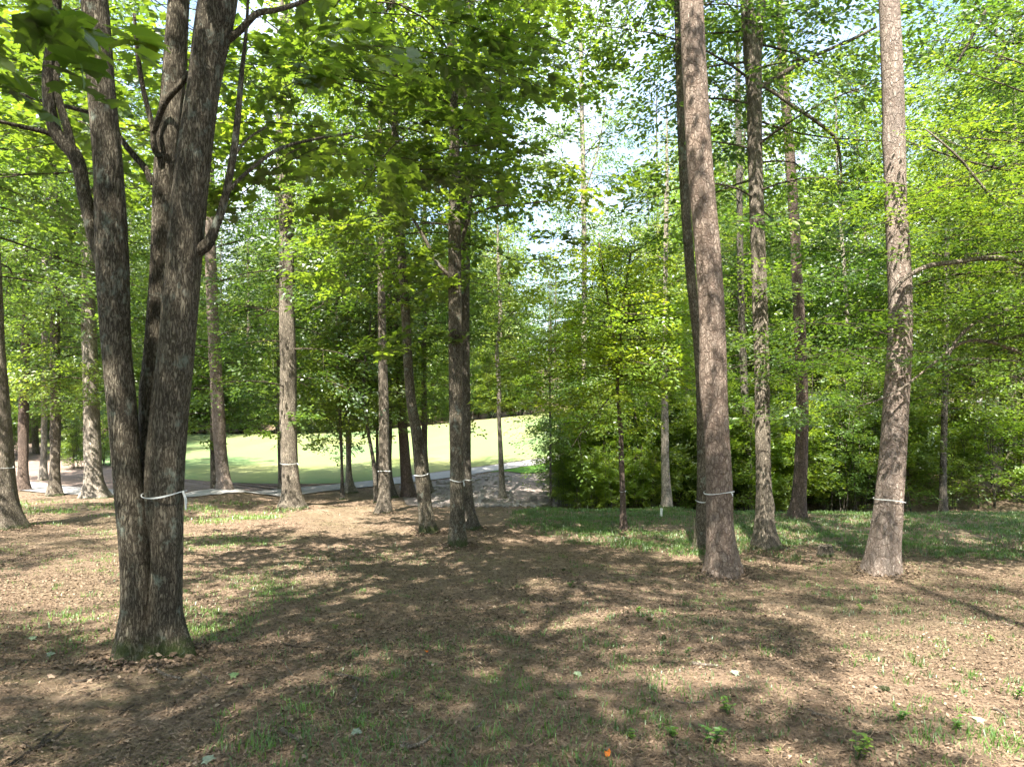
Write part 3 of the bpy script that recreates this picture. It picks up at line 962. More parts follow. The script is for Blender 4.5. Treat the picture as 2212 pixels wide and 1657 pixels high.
build_tree('t5b', 'oak_tree', 'dark narrow trunk hiding directly behind the sunlit pinkish pine', [(464, 1060, 17), (462, 1000, 15), (461, 900, 14), (460, 750, 13), (458, 500, 12), (456, 300, 11)], 'bark_dark', 18, Y=23.6, crown_kw=[hc(2.3, 16, 3.9, 50, .13, dens=1.4, clear=(1.2, 18))])
build_tree('t6', 'oak_tree', 'straight brown tree with white tape standing before the fairway left of centre', [(631, 1097, 58), (630, 1070, 42), (626, 1000, 36), (624, 934, 36), (622, 760, 34), (619, 600, 32), (619, 458, 30), (618, 283, 27), (617, 50, 23)], 'bark_grey', 22, flare=.5,
           crown_kw=[hc(3.2, 20, 4.2, 50, .125, dens=1.25, clear=(.9, 14))])
build_tree('t6b', 'oak_tree', 'thin grey trunk partly hidden behind the straight brown tree', [(610, 1070, 15), (607, 1000, 13), (604, 850, 12), (601, 600, 11), (600, 400, 10)], 'bark_grey', 18, Y=26.5, crown_kw=[hc(2.3, 16, 4.0, 54, .14, dens=1.5)])
build_tree('t7', 'maple_sapling', 'thin dark sapling with low leaves between straight brown tree and slim pale trunk', [(739, 1069, 12), (739, 1040, 7), (736, 934, 7), (731, 824, 6), (728, 720, 5), (726, 600, 4)], 'bark_dark', 8.5, Y=23.5,
           nseg=10, crown_kw=[hc(2.4, 8.3, 2.5, 34, .12, leaf='leaf_maple', m=24)], leaf='leaf_maple')
build_tree('t8', 'beech_tree', 'slim pale trunk with root flare at the edge of the path', [(757, 1062, 26), (755, 1045, 17), (753, 934, 13), (752, 830, 12), (751, 700, 11), (750, 500, 10)], 'bark_pale', 17, Y=25.8, flare=.8, crown_kw=[hc(2.4, 15, 3.4, 50, .14, dens=1.5)])
build_tree('t9', 'maple_sapling', 'small dark sapling leaning left beside the taped slim brown trunk', [(813, 1081, 10), (807, 1000, 8), (793, 917, 7), (786, 840, 6), (789, 770, 5), (800, 700, 4)], 'bark_dark', 7.5, Y=22.6, nseg=10,
           crown_kw=[hc(2.6, 7.2, 2.2, 28, .11, leaf='leaf_maple', m=24)])
build_tree('t9b', 'maple_sapling', 'upright thin dark sapling close behind the taped slim brown trunk', [(814, 1075, 9), (815, 1000, 7), (814, 900, 6), (813, 760, 5), (812, 640, 4)], 'bark_dark', 9, Y=24.6, nseg=10, crown_kw=[hc(3.4, 8.7, 2.3, 26, .12, leaf='leaf_maple')])
build_tree('t10', 'oak_tree', 'slim brown trunk with white tape, left of the leaning trunk', [(828, 1110, 36), (830, 1080, 28), (830, 1003, 24), (828, 834, 21), (825, 694, 17), (824, 548, 16), (822, 400, 14), (820, 200, 12)], 'bark_grey', 19,
           crown_kw=[hc(7.0, 18, 4.0, 40, .12, clear=(.6, 10))])
build_tree('t10b', 'oak_tree', 'narrow trunk behind and right of the taped slim brown trunk', [(848, 1068, 22), (843, 1040, 13), (842, 934, 11), (842, 800, 10), (841, 600, 9)], 'bark_dark', 17, Y=24.6, crown_kw=[hc(2.8, 15, 3.5, 44, .14, dens=1.4)])
build_tree('t11', 'pine_tree', 'reddish brown trunk behind the leaning dark trunk', [(884, 1073, 34), (880, 1050, 27), (873, 960, 21), (867, 880, 19), (863, 807, 18), (860, 700, 17), (856, 500, 15)], 'bark_red', 20, flare=.35, crown_kw=[hc(10, 19, 2.8, 22, .16, 'needle', leaf='needle', m=30, shape='pine')])
build_tree('t12', 'oak_tree', 'dark lichened trunk leaning left with white tape, left of the centre pair', [(927, 1150, 42), (921, 1120, 33), (910, 1023, 28), (899, 930, 23), (890, 880, 21), (882, 797, 20), (877, 694, 19), (871, 600, 19), (864, 500, 19), (857, 400, 18), (854, 300, 16), (851, 183, 13), (849, 55, 10)], 'bark_maple', 17, flare=.3,
           crown_kw=[hc(5.6, 16, 3.6, 40, .12, leaf='leaf_maple', clear=(.7, 9))])
build_tree('t13', 'oak_tree', 'pale trunk with dark upper part behind the leaning dark trunk', [(929, 1078, 22), (922, 1030, 14), (918, 985, 12), (917, 900, 13), (916, 840, 12), (916, 700, 11), (917, 500, 10)], 'bark_grey', 17, Y=26, crown_kw=[hc(2.8, 15, 3.4, 46, .14, dens=1.5)])
build_tree('t14', 'oak_tree', 'taller front trunk of the taped centre pair, with two bare side limbs', [(988, 1181, 44), (988, 1150, 35), (987, 1037, 28), (985, 900, 28), (984, 760, 30), (983, 600, 29), (982, 411, 25), (980, 228, 20), (975, 110, 18), (970, -20, 15)], 'bark_maple', 19, flare=.25, flare_h=.4,
           branches=[[(988, 528, 10), (996, 518, 9), (1008, 484, 9), (1015, 434, 8), (1029, 366, 7), (1042, 329, 5), (1070, 279, 3)],
                     [(980, 604, 10), (969, 594, 9), (946, 571, 8), (923, 526, 7), (887, 466, 6), (823, 402, 5), (777, 370, 4)],
                     [(1012, 466, 5), (1065, 448, 5), (1134, 441, 4), (1216, 430, 2)]],
           crown_kw=[hc(5.2, 17, 3.7, 34, .13, 'lobed', leaf='leaf_maple', m=20, dens=1.1, clear=(.9, 8.5))])
zone_crown(TREES['t14']['root'], TREES['t14']['base'], np.random.default_rng(15), [
    (690, 960, 330, 620, 11.5, 14, 60, 20, .5, (.05, .5)),
    (1000, 1260, 330, 560, 12, 14.5, 34, 20, .5, (.1, .65)),
    (640, 960, 560, 760, 12.5, 16, 40, 20, .5, (.1, .5)),
    (960, 1180, 60, 330, 11, 14, 36, 20, .5, (.05, .55)),
], 'lobed', .13, [M['leaf_maple'], M['twig']])
build_tree('t15', 'oak_tree', 'thicker rear trunk of the taped centre pair', [(1018, 1141, 44), (1012, 1110, 32), (1009, 1037, 22), (1005, 900, 23), (1004, 760, 22), (1004, 600, 22), (1006, 411, 22), (1009, 260, 21), (1012, 183, 20), (1016, 60, 18), (1020, -40, 15)], 'bark_dark', 19, flare=.35,
           crown_kw=[hc(7, 17, 3.4, 28, .13, leaf='leaf_maple', dens=1.1, clear=(.9, 9))])
build_tree('t16', 'beech_tree', 'pale crooked slim trunk standing on the gravel slope', [(1086, 1074, 16), (1084, 1040, 13), (1081, 968, 10), (1078, 900, 9), (1078, 830, 10), (1075, 790, 9), (1073, 760, 8), (1076, 730, 7), (1080, 694, 9), (1080, 640, 8), (1076, 560, 6)], 'bark_pale', 11.5, Y=25.4, nseg=14,
           crown_kw=[hc(5.6, 11.2, 2.6, 26, .13, leaf='leaf_hornbeam')])
build_tree('t17', 'hornbeam_sapling', 'very thin upright sapling at the right edge of the gravel slope', [(1190, 1074, 6), (1189, 1000, 4.5), (1189, 930, 4.5), (1188, 860, 4)], 'bark_dark', 6.2, Y=23.4, nseg=8,
           crown_kw=[hc(1.9, 6.0, 1.9, 30, .10, leaf='leaf_bright', m=26, L=.6)])
build_tree('t18', 'hornbeam_tree', 'young yellow green tree with a thin bare lower stem, centre right', [(1347, 1148, 20), (1346, 1120, 14), (1345, 1060, 12), (1342, 980, 11), (1341, 934, 11), (1337, 880, 9), (1334, 841, 8), (1338, 760, 7), (1342, 694, 7), (1352, 620, 5), (1362, 548, 4)], 'bark_red', 7.4, Y=16, nseg=12, flare=.4,
           branches=[[(1336, 830, 5), (1330, 760, 5), (1320, 690, 4), (1305, 600, 4), (1294, 525, 3)]],
           crown_kw=[hc(3.3, 7.3, 2.7, 40, .10, leaf='leaf_bright', m=26, L=.65, flat=.22, tint=(.35, .95), shape='cone')])
zone_crown(TREES['t18']['root'], TREES['t18']['base'], np.random.default_rng(18), [
    (1130, 1400, 540, 870, 15, 17.6, 300, 24, .55, (.4, 1)),
    (1320, 1510, 560, 830, 15, 17.2, 170, 24, .55, (.3, .95)),
    (1190, 1330, 820, 940, 15.5, 17.5, 40, 24, .5, (.5, 1)),
], 'oval', .115, [M['leaf_bright'], M['twig']], .2)
build_tree('t19', 'beech_tree', 'sunlit pale trunk with a long root flare on the creek bank', [(1440, 1092, 26), (1440, 1070, 22), (1437, 1010, 18), (1436, 934, 17), (1436, 815, 13), (1437, 694, 11), (1438, 560, 10), (1440, 400, 9)], 'bark_pale', 14, Y=23.0, flare=.9, nseg=18, lobes=2,
           crown_kw=[hc(4.2, 11.5, 2.3, 28, .12, leaf='leaf_thicket', dens=1.2)])
build_tree('t20', 'pine_tree', 'thickest tall pine with white tape, leaning left, right of centre', [(1562, 1236, 78), (1560, 1210, 66), (1554, 1140, 58), (1553, 1054, 56), (1549, 934, 52), (1541, 814, 58), (1540, 760, 56), (1528, 548, 54), (1512, 366, 54), (1502, 183, 52), (1493, 0, 50), (1486, -150, 47)], 'bark_pine', 24, flare=.4, flare_h=.3, nseg=40, lobes=5,
           crown_kw=[hc(13, 23, 3.2, 28, .20, 'needle', leaf='needle', m=34, L=.5, shape='pine')])
build_tree('t21', 'oak_tree', 'grey trunk with white tape close behind the thickest pine', [(1514, 1190, 32), (1514, 1150, 25), (1516, 1071, 22), (1516, 934, 20), (1508, 760, 18), (1488, 548, 22), (1479, 411, 20), (1472, 274, 18), (1463, 0, 15), (1458, -100, 13)], 'bark_maple', 18, Y=13.4,
           crown_kw=[hc(9.5, 17, 3.4, 32, .13, avoid=(2.6, 1.0, 20))])
build_tree('t22', 'oak_tree', 'dark thin trunk between the thickest pine and the forked-top oak', [(1616, 1100, 22), (1615, 1040, 20), (1611, 900, 17), (1606, 797, 15), (1602, 700, 14), (1597, 400, 13), (1594, 200, 12)], 'bark_dark', 20, Y=25, crown_kw=[hc(5.0, 18, 3.2, 36, .14, dens=1.2)])
build_tree('t23', 'oak_tree', 'blotched oak with a forked top and flared roots, between the two big pines', [(1654, 1184, 58), (1652, 1150, 44), (1650, 1040, 33), (1648, 934, 32), (1646, 800, 31), (1643, 700, 31), (1638, 548, 30), (1634, 457, 30), (1630, 320, 31), (1629, 206, 32), (1626, 130, 36), (1612, 0, 25), (1604, -100, 21)], 'bark_grey', 19, flare=.55, nseg=30, lobes=4,
           branches=[[(1630, 180, 20), (1638, 110, 18), (1645, 0, 17), (1650, -110, 14)],
                     [(1632, 195, 13), (1645, 187, 11), (1706, 151, 10), (1766, 119, 8), (1830, 91, 7), (1894, 59, 5)],
                     [(1633, 178, 10), (1650, 187, 9), (1711, 228, 8), (1766, 265, 8), (1802, 297, 7), (1816, 356, 5), (1816, 411, 3)],
                     [(1473, 195, 7, .3), (1440, 170, 8, .2), (1500, 190, 9, .1), (1560, 205, 10), (1625, 215, 11)]][:3],
           crown_kw=[hc(6.5, 17, 4.0, 44, .12, 'oval', clear=(.8, 12), m=22, dens=1.3)])
build_tree('t24', 'pine_tree', 'brown pine trunk leaning left behind and right of the blotched oak', [(1721, 1118, 43), (1725, 1090, 33), (1730, 1000, 27), (1733, 900, 26), (1732, 830, 25), (1730, 762, 24), (1722, 600, 22), (1711, 400, 21), (1698, 228, 20), (1686, 60, 18)], 'bark_red', 21, flare=.3,
           crown_kw=[hc(11, 20, 2.8, 24, .18, 'needle', leaf='needle', m=32, shape='pine')])
build_tree('t25', 'pine_tree', 'tall pine with large pale bark plates and slanting white tape, far right', [(1907, 1230, 76), (1909, 1200, 66), (1917, 1120, 58), (1921, 1075, 55), (1930, 968, 52), (1936, 865, 50), (1944, 694, 46), (1940, 548, 46), (1936, 457, 45), (1929, 228, 44), (1921, 0, 41), (1916, -150, 38)], 'bark_pine_plate', 23, flare=.38, flare_h=.3, nseg=40, lobes=5,
           crown_kw=[hc(12.5, 22, 3.0, 28, .20, 'needle', leaf='needle', m=34, L=.5, shape='pine')])
build_tree('t26', 'oak_tree', 'brown trunk on the creek bank at the right edge', [(2180, 1072, 30), (2179, 1050, 25), (2181, 934, 21), (2185, 831, 19), (2187, 700, 17), (2190, 500, 15)], 'bark_grey', 18, crown_kw=[hc(4.6, 17, 4.0, 42, .14, leaf='leaf_thicket')])
build_tree('t27', 'oak_tree', 'bluish grey trunk on the bare hillside left of the right edge trunk', [(2142, 980, 20), (2141, 950, 14), (2143, 850, 13), (2146, 700, 12), (2148, 500, 11)], 'bark_grey', 17, crown_kw=[hc(4.6, 16, 4.0, 40, .16, leaf='leaf_thicket')])
build_tree('t28', 'beech_tree', 'slim grey green trunk right of the plated pine', [(2038, 1092, 18), (2037, 1050, 14), (2040, 900, 12), (2043, 760, 11), (2045, 560, 10)], 'bark_dark', 14, Y=24, crown_kw=[hc(3.4, 12.5, 2.9, 34, .12, leaf='leaf_thicket', dens=1.3)])
build_tree('t29', 'beech_tree', 'thin dark trunk next to the frame edge beside the right edge trunk', [(2200, 1060, 12), (2203, 960, 9), (2210, 850, 8), (2214, 700, 7)], 'bark_dark', 12, Y=26.5, nseg=12, crown_kw=[hc(4, 11.5, 3.0, 34, .13, leaf='leaf_thicket')])
build_tree('t31', 'beech_tree', 'thin dark trunk on the hillside right of the slim grey green trunk', [(2068, 990, 12), (2067, 940, 10), (2068, 850, 9), (2070, 700, 8)], 'bark_dark', 13, nseg=12, crown_kw=[hc(4, 12.5, 3.2, 34, .14, leaf='leaf_thicket')])
build_tree('t32', 'oak_tree', 'tall bluish slender tree against the open sky right of centre', [(1262, 1075, 16), (1262, 1000, 13), (1262, 750, 12), (1262, 548, 11), (1260, 400, 11), (1256, 183, 9), (1254, 60, 7)], 'bark_pale', 21, Y=31,
           branches=[[(1262, 250, 4), (1235, 270, 4), (1212, 290, 3), (1190, 300, 3), (1182, 322, 2)], [(1262, 420, 4), (1290, 330, 4), (1305, 250, 3), (1315, 170, 2)]],
           crown_kw=[hc(9, 20.5, 3.4, 30, .15, leaf='leaf_far', dens=1.2, shape='pine')])

for key, zs in (('t6', [(500, 720, 780, 900, 20.7, 22.6, 50, 24, .6, (.3, .9)), (540, 600, 900, 945, 19, 20.5, 6, 22, .5, (.2, .6)), (655, 700, 880, 935, 19, 20.5, 7, 22, .5, (.2, .6))]),
                ('t5b', [(400, 540, 760, 930, 23, 25.5, 50, 24, .6, (.2, .8)), (405, 450, 900, 985, 23, 24.5, 12, 22, .5, (.1, .5))]),
                ('t7', [(690, 800, 780, 960, 22.5, 24.5, 46, 24, .5, (.1, .6))]),
                ('t4', [(90, 300, 720, 900, 21, 24, 60, 24, .6, (.25, .9))]),
                ('t3', [(20, 160, 760, 900, 22, 25, 40, 24, .6, (.3, .9))]),
                ('t9b', [(740, 880, 740, 880, 23, 26, 46, 24, .55, (.25, .85))]),
                ('t13', [(860, 960, 700, 860, 25, 28, 40, 24, .6, (.25, .85)), (1000, 1110, 700, 850, 25, 28, 40, 24, .6, (.3, .9))])):
    zone_crown(TREES[key]['root'], TREES[key]['base'], np.random.default_rng(zlib.crc32(('z'+key).encode())), zs, 'simple', .14, [M['leaf_thicket' if key in ('t6', 't13', 't3') else 'leaf_maple'], M['twig']], .3)

for key, zs, knd in (('t15', [(1010, 1220, -40, 360, 14.5, 18.5, 52, 22, .6, (.1, .7))], 'oval'), ('t23', [(1650, 1900, 250, 720, 12.6, 16, 62, 22, .6, (.0, .6)), (1540, 1660, 120, 620, 12.4, 15.5, 34, 22, .6, (.0, .6)), (1660, 1900, 40, 260, 12.5, 16, 34, 22, .6, (.0, .5)), (1590, 1720, 700, 960, 13, 15, 16, 22, .5, (.2, .7))], 'oval'),
                     ('t21', [(1370, 1500, 60, 420, 13.5, 17.5, 46, 22, .6, (.0, .6)), (1400, 1500, 420, 620, 14, 17, 14, 22, .6, (.2, .8))], 'oval'),
                     ('t32', [(1150, 1370, 40, 450, 28, 33, 95, 24, .8, (.1, .6))], 'simple')):
    zone_crown(TREES[key]['root'], TREES[key]['base'], np.random.default_rng(zlib.crc32(('z'+key).encode())), zs, knd, .14, [M['leaf_oak'], M['twig']], .45)

# ---- trees just outside the right edge whose limbs reach in
rb = build_tree('h1', 'hornbeam_tree', 'spreading hornbeam whose flat leafy limbs reach in from the right edge', [(2420, 1250, 40), (2415, 1100, 32), (2405, 900, 28), (2395, 700, 24), (2390, 500, 18), (2380, 300, 12)], 'bark_grey', 9, Y=11.5,
           branches=[[(2405, 700, 14, 0, 'twig_pale'), (2300, 620, 13, -.2), (2177, 560, 11, -.4), (2131, 558, 11, -.5), (2063, 567, 11, -.6), (2003, 576, 11, -.7), (1958, 599, 9, -.75), (1923, 640, 5, -.8)],
                     [(2400, 640, 14, 0, 'twig_pale'), (2212, 655, 9, -.5), (2180, 668, 9, -.6), (2120, 690, 8, -.7), (2060, 745, 6, -.8), (2050, 770, 4, -.8)],
                     [(2400, 800, 12, 0, 'twig_pale'), (2260, 780, 9, -.5), (2080, 740, 7, -.7), (2010, 790, 5, -.8), (1930, 850, 4, -.8), (1850, 880, 3, -.7)],
                     [(2395, 520, 12, 0, 'twig_pale'), (2260, 470, 8, -.5), (2160, 440, 6, -.8), (2060, 330, 5, -.9), (2000, 280, 3, -.9)]],
           crown_kw=[hc(3.2, 9, 4.4, 44, .085, leaf='leaf_hornbeam', m=28, L=.55, flat=.18, tint=(.2, .9))])
zone_crown(rb, TREES['h1']['base'], np.random.default_rng(31), [
    (1950, 2260, 280, 520, 9, 12.5, 120, 26, .5, (.4, 1.0)),
    (1880, 2260, 430, 720, 9.5, 13, 170, 26, .5, (.15, .7)),
    (1700, 2260, 640, 800, 10, 14, 190, 26, .5, (.1, .6)),
    (1640, 2150, 760, 900, 10.5, 15, 90, 26, .5, (.1, .6)),
    (1600, 1760, 500, 680, 12.2, 13.6, 20, 26, .5, (.3, .8)),
], 'oval', .085, [M['leaf_hornbeam'], M['twig']], .16)
build_tree('o1', 'oak_tree', 'oak beyond the right edge whose dark limb and leaves hang in the top right corner', [(2540, 1150, 40), (2530, 900, 34), (2520, 600, 30), (2510, 300, 26), (2500, 0, 22)], 'bark_dark', 17, Y=14,
           branches=[[(2510, 60, 14), (2350, -20, 12), (2230, -25, 10), (2172, 0, 9), (2136, 18, 9), (2113, 55, 7), (2086, 105, 6), (2067, 137, 4)],
                     [(2118, 48, 5), (2140, 70, 4), (2170, 92, 4), (2150, 150, 3)]],
           crown_kw=[hc(5.5, 16.5, 5.6, 52, .12, 'oval', m=22)])

zone_crown(TREES['o1']['root'], TREES['o1']['base'], np.random.default_rng(61), [(1960, 2260, -60, 300, 12, 16.5, 110, 22, .6, (.0, .5))], 'oval', .13, [M['leaf_oak'], M['twig']], .4)

# ------------------------------------------------------------------ woods made from a few kinds of tree, every tree its own object
DEPOT = []


def proto(name, seed, bark, H, dia, ck, leafmat, nseg=10):
    rg = np.random.default_rng(seed)
    bx, by = rg.normal(0, .35, 2)
    zs = np.linspace(0, H, 9)
    pts = np.stack([bx*(zs/H)**1.5 + .12*np.sin(zs*.5+seed), by*(zs/H)**1.5, zs, dia/2*(1-.85*(zs/H))], 1)
    pts[:, :2] -= pts[0, :2]
    pts[0, 2] = -.3
    root = bpy.data.objects.new(name, None)
    col.objects.link(root)
    link('trunk', trunk_mesh('trunk', rg, pts, M[bark], nseg, .5, .5, .4), root)
    at = lambda h: np.array([np.interp(h, pts[:, 2], pts[:, k]) for k in range(3)])
    link('crown', crown('crown', rg, at, mats=[M[leafmat], M['twig']], **ck), root)
    root['category'] = 'tree'
    return [root, False]


def put(pr, X, Y, rz, s, label, group, dz=0.0):
    loc = (X, Y, float(terr(X, Y)) - .05 + dz)
    if not pr[1]:
        pr[1] = True
        o = pr[0]
        o.location = loc; o.rotation_euler = (0, 0, rz); o.scale = (s,)*3
        o['label'] = label; o['group'] = group
        return o
    return copy_thing(pr[0], loc, rz, s, label, group)


far = [proto('broadleaf_tree', 100+i, ['bark_grey', 'bark_pale', 'bark_dark', 'bark_grey'][i], 22+i, .42, hc(1.5 + 2.5*(i % 2), 22+i, 4.6, 60, .32, 'clump', m=14, L=1.3, dens=1.0, twigs=False), 'leaf_far') for i in range(4)]
farp = [proto('pine_tree', 120+i, 'bark_red', 26, .42, hc(14, 26, 3.0, 34, .5, 'needle', m=26, L=.8, shape='pine', dens=1.0), 'needle') for i in range(2)]
midt = [proto('broadleaf_tree', 140+i, ['bark_grey', 'bark_dark', 'bark_pale'][i], 18+i, .34, hc(2.8, 18+i, 4.2, 60, .18, 'simple', m=24, L=.9, dens=1.3), ['leaf_oak', 'leaf_thicket', 'leaf_oak'][i]) for i in range(3)]

# the thicket along the creek
def thicket_proto(seed, H, leafmat, size, stems):
    rg = np.random.default_rng(seed)
    root = bpy.data.objects.new('creek_sapling', None); col.objects.link(root)
    a = Acc(); paths = []
    for k in range(stems):
        az = rg.uniform(0, 6.28); lean = rg.uniform(.05, .3)
        zs = np.linspace(-.2, H*rg.uniform(.75, 1), 8)
        b0 = rg.normal(0, .22, 2)
        p = np.stack([b0[0]+math.cos(az)*lean*np.clip(zs, 0, None)*.6 + .06*np.sin(zs*2+k), b0[1]+math.sin(az)*lean*np.clip(zs, 0, None)*.6, zs], 1)
        a.tube(p, np.linspace(.028, .007, 8), 6, 0); paths.append(p)
    link('stem', a.mesh('stem', [M['bark_dark']], True), root)
    acc = Acc(); tints = {}
    Cs, As, Ts = [], [], []
    for p in paths:
        for _ in range(int(22*H/5)):
            q = rg.uniform(.10, 1)
            z = q*p[-1, 2]; c0 = np.array([np.interp(z, p[:, 2], p[:, i]) for i in range(3)])
            az = rg.uniform(0, 6.28); ln = (1.25-.75*q)*rg.uniform(.5, 1.1)*H*.24
            dr = np.array([math.cos(az), math.sin(az), rg.uniform(-.05, .35)])
            e = c0 + dr*ln
            acc.tube(np.array([c0, (c0+e)/2+[0, 0, .05], e]), np.array([.007, .005, .003]), 3, 1)
            kk = rg.integers(3, 6); ss = rg.uniform(.3, 1.1, kk)
            Cs.append(c0 + dr*ln*ss[:, None] + rg.normal(0, .1, (kk, 3))); As.append(np.tile(dr*[1, 1, .3], (kk, 1)) + rg.normal(0, .4, (kk, 3))*[1, 1, .4])
            Ts.append(np.full(kk, rg.uniform(.1, .85)))
    C = np.vstack(Cs); A = np.vstack(As)
    leaves_into(acc, tints, 'simple', sprays(rg, C, A, size, rg.uniform(.4, .6, len(C)), 22, .25, stint=np.concatenate(Ts)))
    link('crown', finish_crown('crown', acc, tints, [M[leafmat], M['twig']]), root)
    root['category'] = 'sapling'
    return [root, False]


thk = [thicket_proto(200+i, [4.6, 6.2, 3.4, 5.4, 5.0][i], ['leaf_thicket', 'leaf_hornbeam', 'leaf_thicket', 'leaf_oak', 'leaf_bright'][i], .105, [4, 3, 5, 4, 4][i]) for i in range(5)]
shade = [proto('broadleaf_tree', 160+i, 'bark_grey', 17, .36, hc(6.5, 16, 5.2, 30, .15, 'simple', dens=1.7, m=24, L=.75, top=.8, spread=.13), 'leaf_oak') for i in range(2)]  # shadow casters with crowns shaped for dapples, added unseen behind the lens
shade.append(proto('broadleaf_tree', 165, 'bark_grey', 18, .24, hc(11, 18, 4.0, 22, .15, 'simple', dens=1.0, m=22, L=.7, top=.9, spread=.12), 'leaf_oak'))
rgw = np.random.default_rng(42)
placed = []


def ok_pos(X, Y, dmin):
    for (x, y) in placed:
        if (x-X)**2+(y-Y)**2 < dmin*dmin: return False
    placed.append((X, Y)); return True


def path_clear(X, Y, d):
    return np.min((pu[:, 0]-X)**2+(pu[:, 1]-Y)**2) > d*d


n = 0
while n < 100:     # the wood along the far side of the fairway
    Y = 66+44*rgw.random()**1.25; t = rgw.uniform(-.95, .34); X = t*Y
    if not ok_pos(X, Y, 2.7): continue
    pine = rgw.random() < .3
    s = rgw.uniform(.82, 1.12)*(.8 if .02 < t < .2 else 1)
    side = 'left of the forked tree' if t < -.5 else ('behind the left trunks' if t < -.08 else 'above the bright slope')
    put((farp if pine else far)[rgw.integers(2 if pine else 4)], X, Y, rgw.uniform(0, 6.28), s,
        ('tall pine with bare trunk' if pine else 'pale green broadleaf tree') + ' in the wood past the fairway, ' + side, 'wood along the far edge of the fairway')
    n += 1
n = 0
while n < 56:     # the wooded hillside on the right
    Y = 36+62*rgw.random(); t = rgw.uniform(.2, .98); X = t*Y
    if not path_clear(X, Y, 2.2) or (56 < Y < 74 and t > .25): continue
    if not ok_pos(X, Y, 3.0): continue
    near = Y < 56
    pine = rgw.random() < .3
    put((farp[rgw.integers(2)] if pine else (midt[rgw.integers(3)] if near else far[rgw.integers(4)])), X, Y, rgw.uniform(0, 6.28), rgw.uniform(.8, 1.12),
        ('bare stemmed pine' if pine else 'leafy broadleaf tree') + (' on the brown hillside by the upper path' if near else ' on the hilltop beyond the upper path'), 'wooded hillside on the right')
    n += 1
n = 0
while n < 9:      # tall trees right behind the creek thicket
    Y = rgw.uniform(29, 37); t = rgw.uniform(.24, .82); X = t*Y
    if not path_clear(X, Y, 2.0) or not ok_pos(X, Y, 3.2): continue
    put(midt[rgw.integers(3)], X, Y, rgw.uniform(0, 6.28), rgw.uniform(.85, 1.1), 'leafy broadleaf tree rising just behind the creek thicket', 'trees behind the creek thicket')
    n += 1
n = 0
while n < 22:     # trees in the mulch beds on the left
    Y = 31+32*rgw.random(); t = rgw.uniform(-1.05, -.50); X = t*Y
    if not path_clear(X, Y, 2.5): continue
    if t > -.62 and Y < 44: continue
    if not ok_pos(X, Y, 3.0): continue
    pine = rgw.random() < .2
    put((farp[rgw.integers(2)] if pine else midt[rgw.integers(3)]), X, Y, rgw.uniform(0, 6.28), rgw.uniform(.8, 1.1),
        ('pine' if pine else 'leafy broadleaf tree') + ' growing in the mulch beyond the path at far left', 'trees beyond the path on the left')
    n += 1

for k in range(120):
    Y = 64.5+15*rgw.random()**1.8; t = rgw.uniform(-.95, .32); X = t*Y
    put(thk[rgw.integers(4)], X, Y, rgw.uniform(0, 6.28), rgw.uniform(1.0, 2.0), 'leafy undergrowth sapling along the far fairway edge beneath the wood', 'undergrowth along the far edge of the fairway')

# unseen trees added behind the lens to shade the clearing
beh = [(-8.0, -4.0, 0, .8), (-4.2, -9.0, 1, .9), (-4.2, -15, 2, 1.1), (5.5, -10.5, 0, .95), (-13, -9, 1, 1.0), (-12.5, 2.0, 1, .9), (11.5, -13, 2, 1.0), (12.5, -3.5, 0, .85), (2.5, -18, 1, 1.0), (-10.5, -17, 0, 1.05), (17, 3.5, 1, .95)]
for (X, Y, k, s) in beh:
    put(midt[k], X, Y, rgw.uniform(0, 6.28), s, 'unseen leafy tree added behind the viewpoint to shade the clearing', 'trees behind the viewpoint')

spots = []
n = 0
while n < 84:
    t = rgw.uniform(.085, .80); Y = rgw.uniform(24.2, 31.5); X = t*Y
    if t < .12 and Y < 25.5: continue
    if t > .6 and rgw.random() < .82: continue
    if min([(x-X)**2+(y-Y)**2 for x, y in spots] or [9]) < .72**2: continue
    spots.append((X, Y))
    where = 'left end of the creek thicket by the gravel slope' if t < .16 else ('middle of the creek thicket behind the pines' if t < .5 else 'right end of the creek thicket near the hillside')
    put(thk[rgw.integers(5)], X, Y, rgw.uniform(0, 6.28), rgw.uniform(.75, 1.2), 'thin stemmed leafy sapling in the ' + where, 'saplings of the creek thicket')
    n += 1
for (u, Y, s) in [(1225, 24.6, .62), (1262, 24.0, .5), (1300, 24.3, .55), (1395, 24.6, .6), (1240, 26.5, .95), (1290, 26.0, 1.0), (1350, 26.2, .9), (1215, 27.5, .9), (1320, 25.2, .8), (1420, 25.8, .9), (1270, 25.0, .75), (1212, 23.6, .42), (1246, 23.2, .48), (1285, 23.4, .5), (1318, 23.0, .45), (1375, 23.4, .5), (1410, 23.7, .46), (1232, 24.2, .6)]:
    put(thk[4], (u-CU)/FPX*Y, Y, rgw.uniform(0, 6.28), s, 'thin stemmed leafy sapling in the left end of the creek thicket by the gravel slope', 'saplings of the creek thicket')
# shrubs beyond the path on the left
for (u, Y, s) in [(20, 40, 1.0), (75, 44, 1.1), (150, 42, 1.0), (165, 34, .8), (232, 36, .9), (262, 48, 1.1), (300, 60, 1.2), (-40, 36, 1.0), (-20, 50, 1.2), (110, 55, 1.3)]:
    put(thk[[0, 2, 3][rgw.integers(3)]], (u-CU)/FPX*Y, Y, rgw.uniform(0, 6.28), s, 'leafy shrub beyond the path behind the trunks at left', 'shrubs beyond the path on the left')

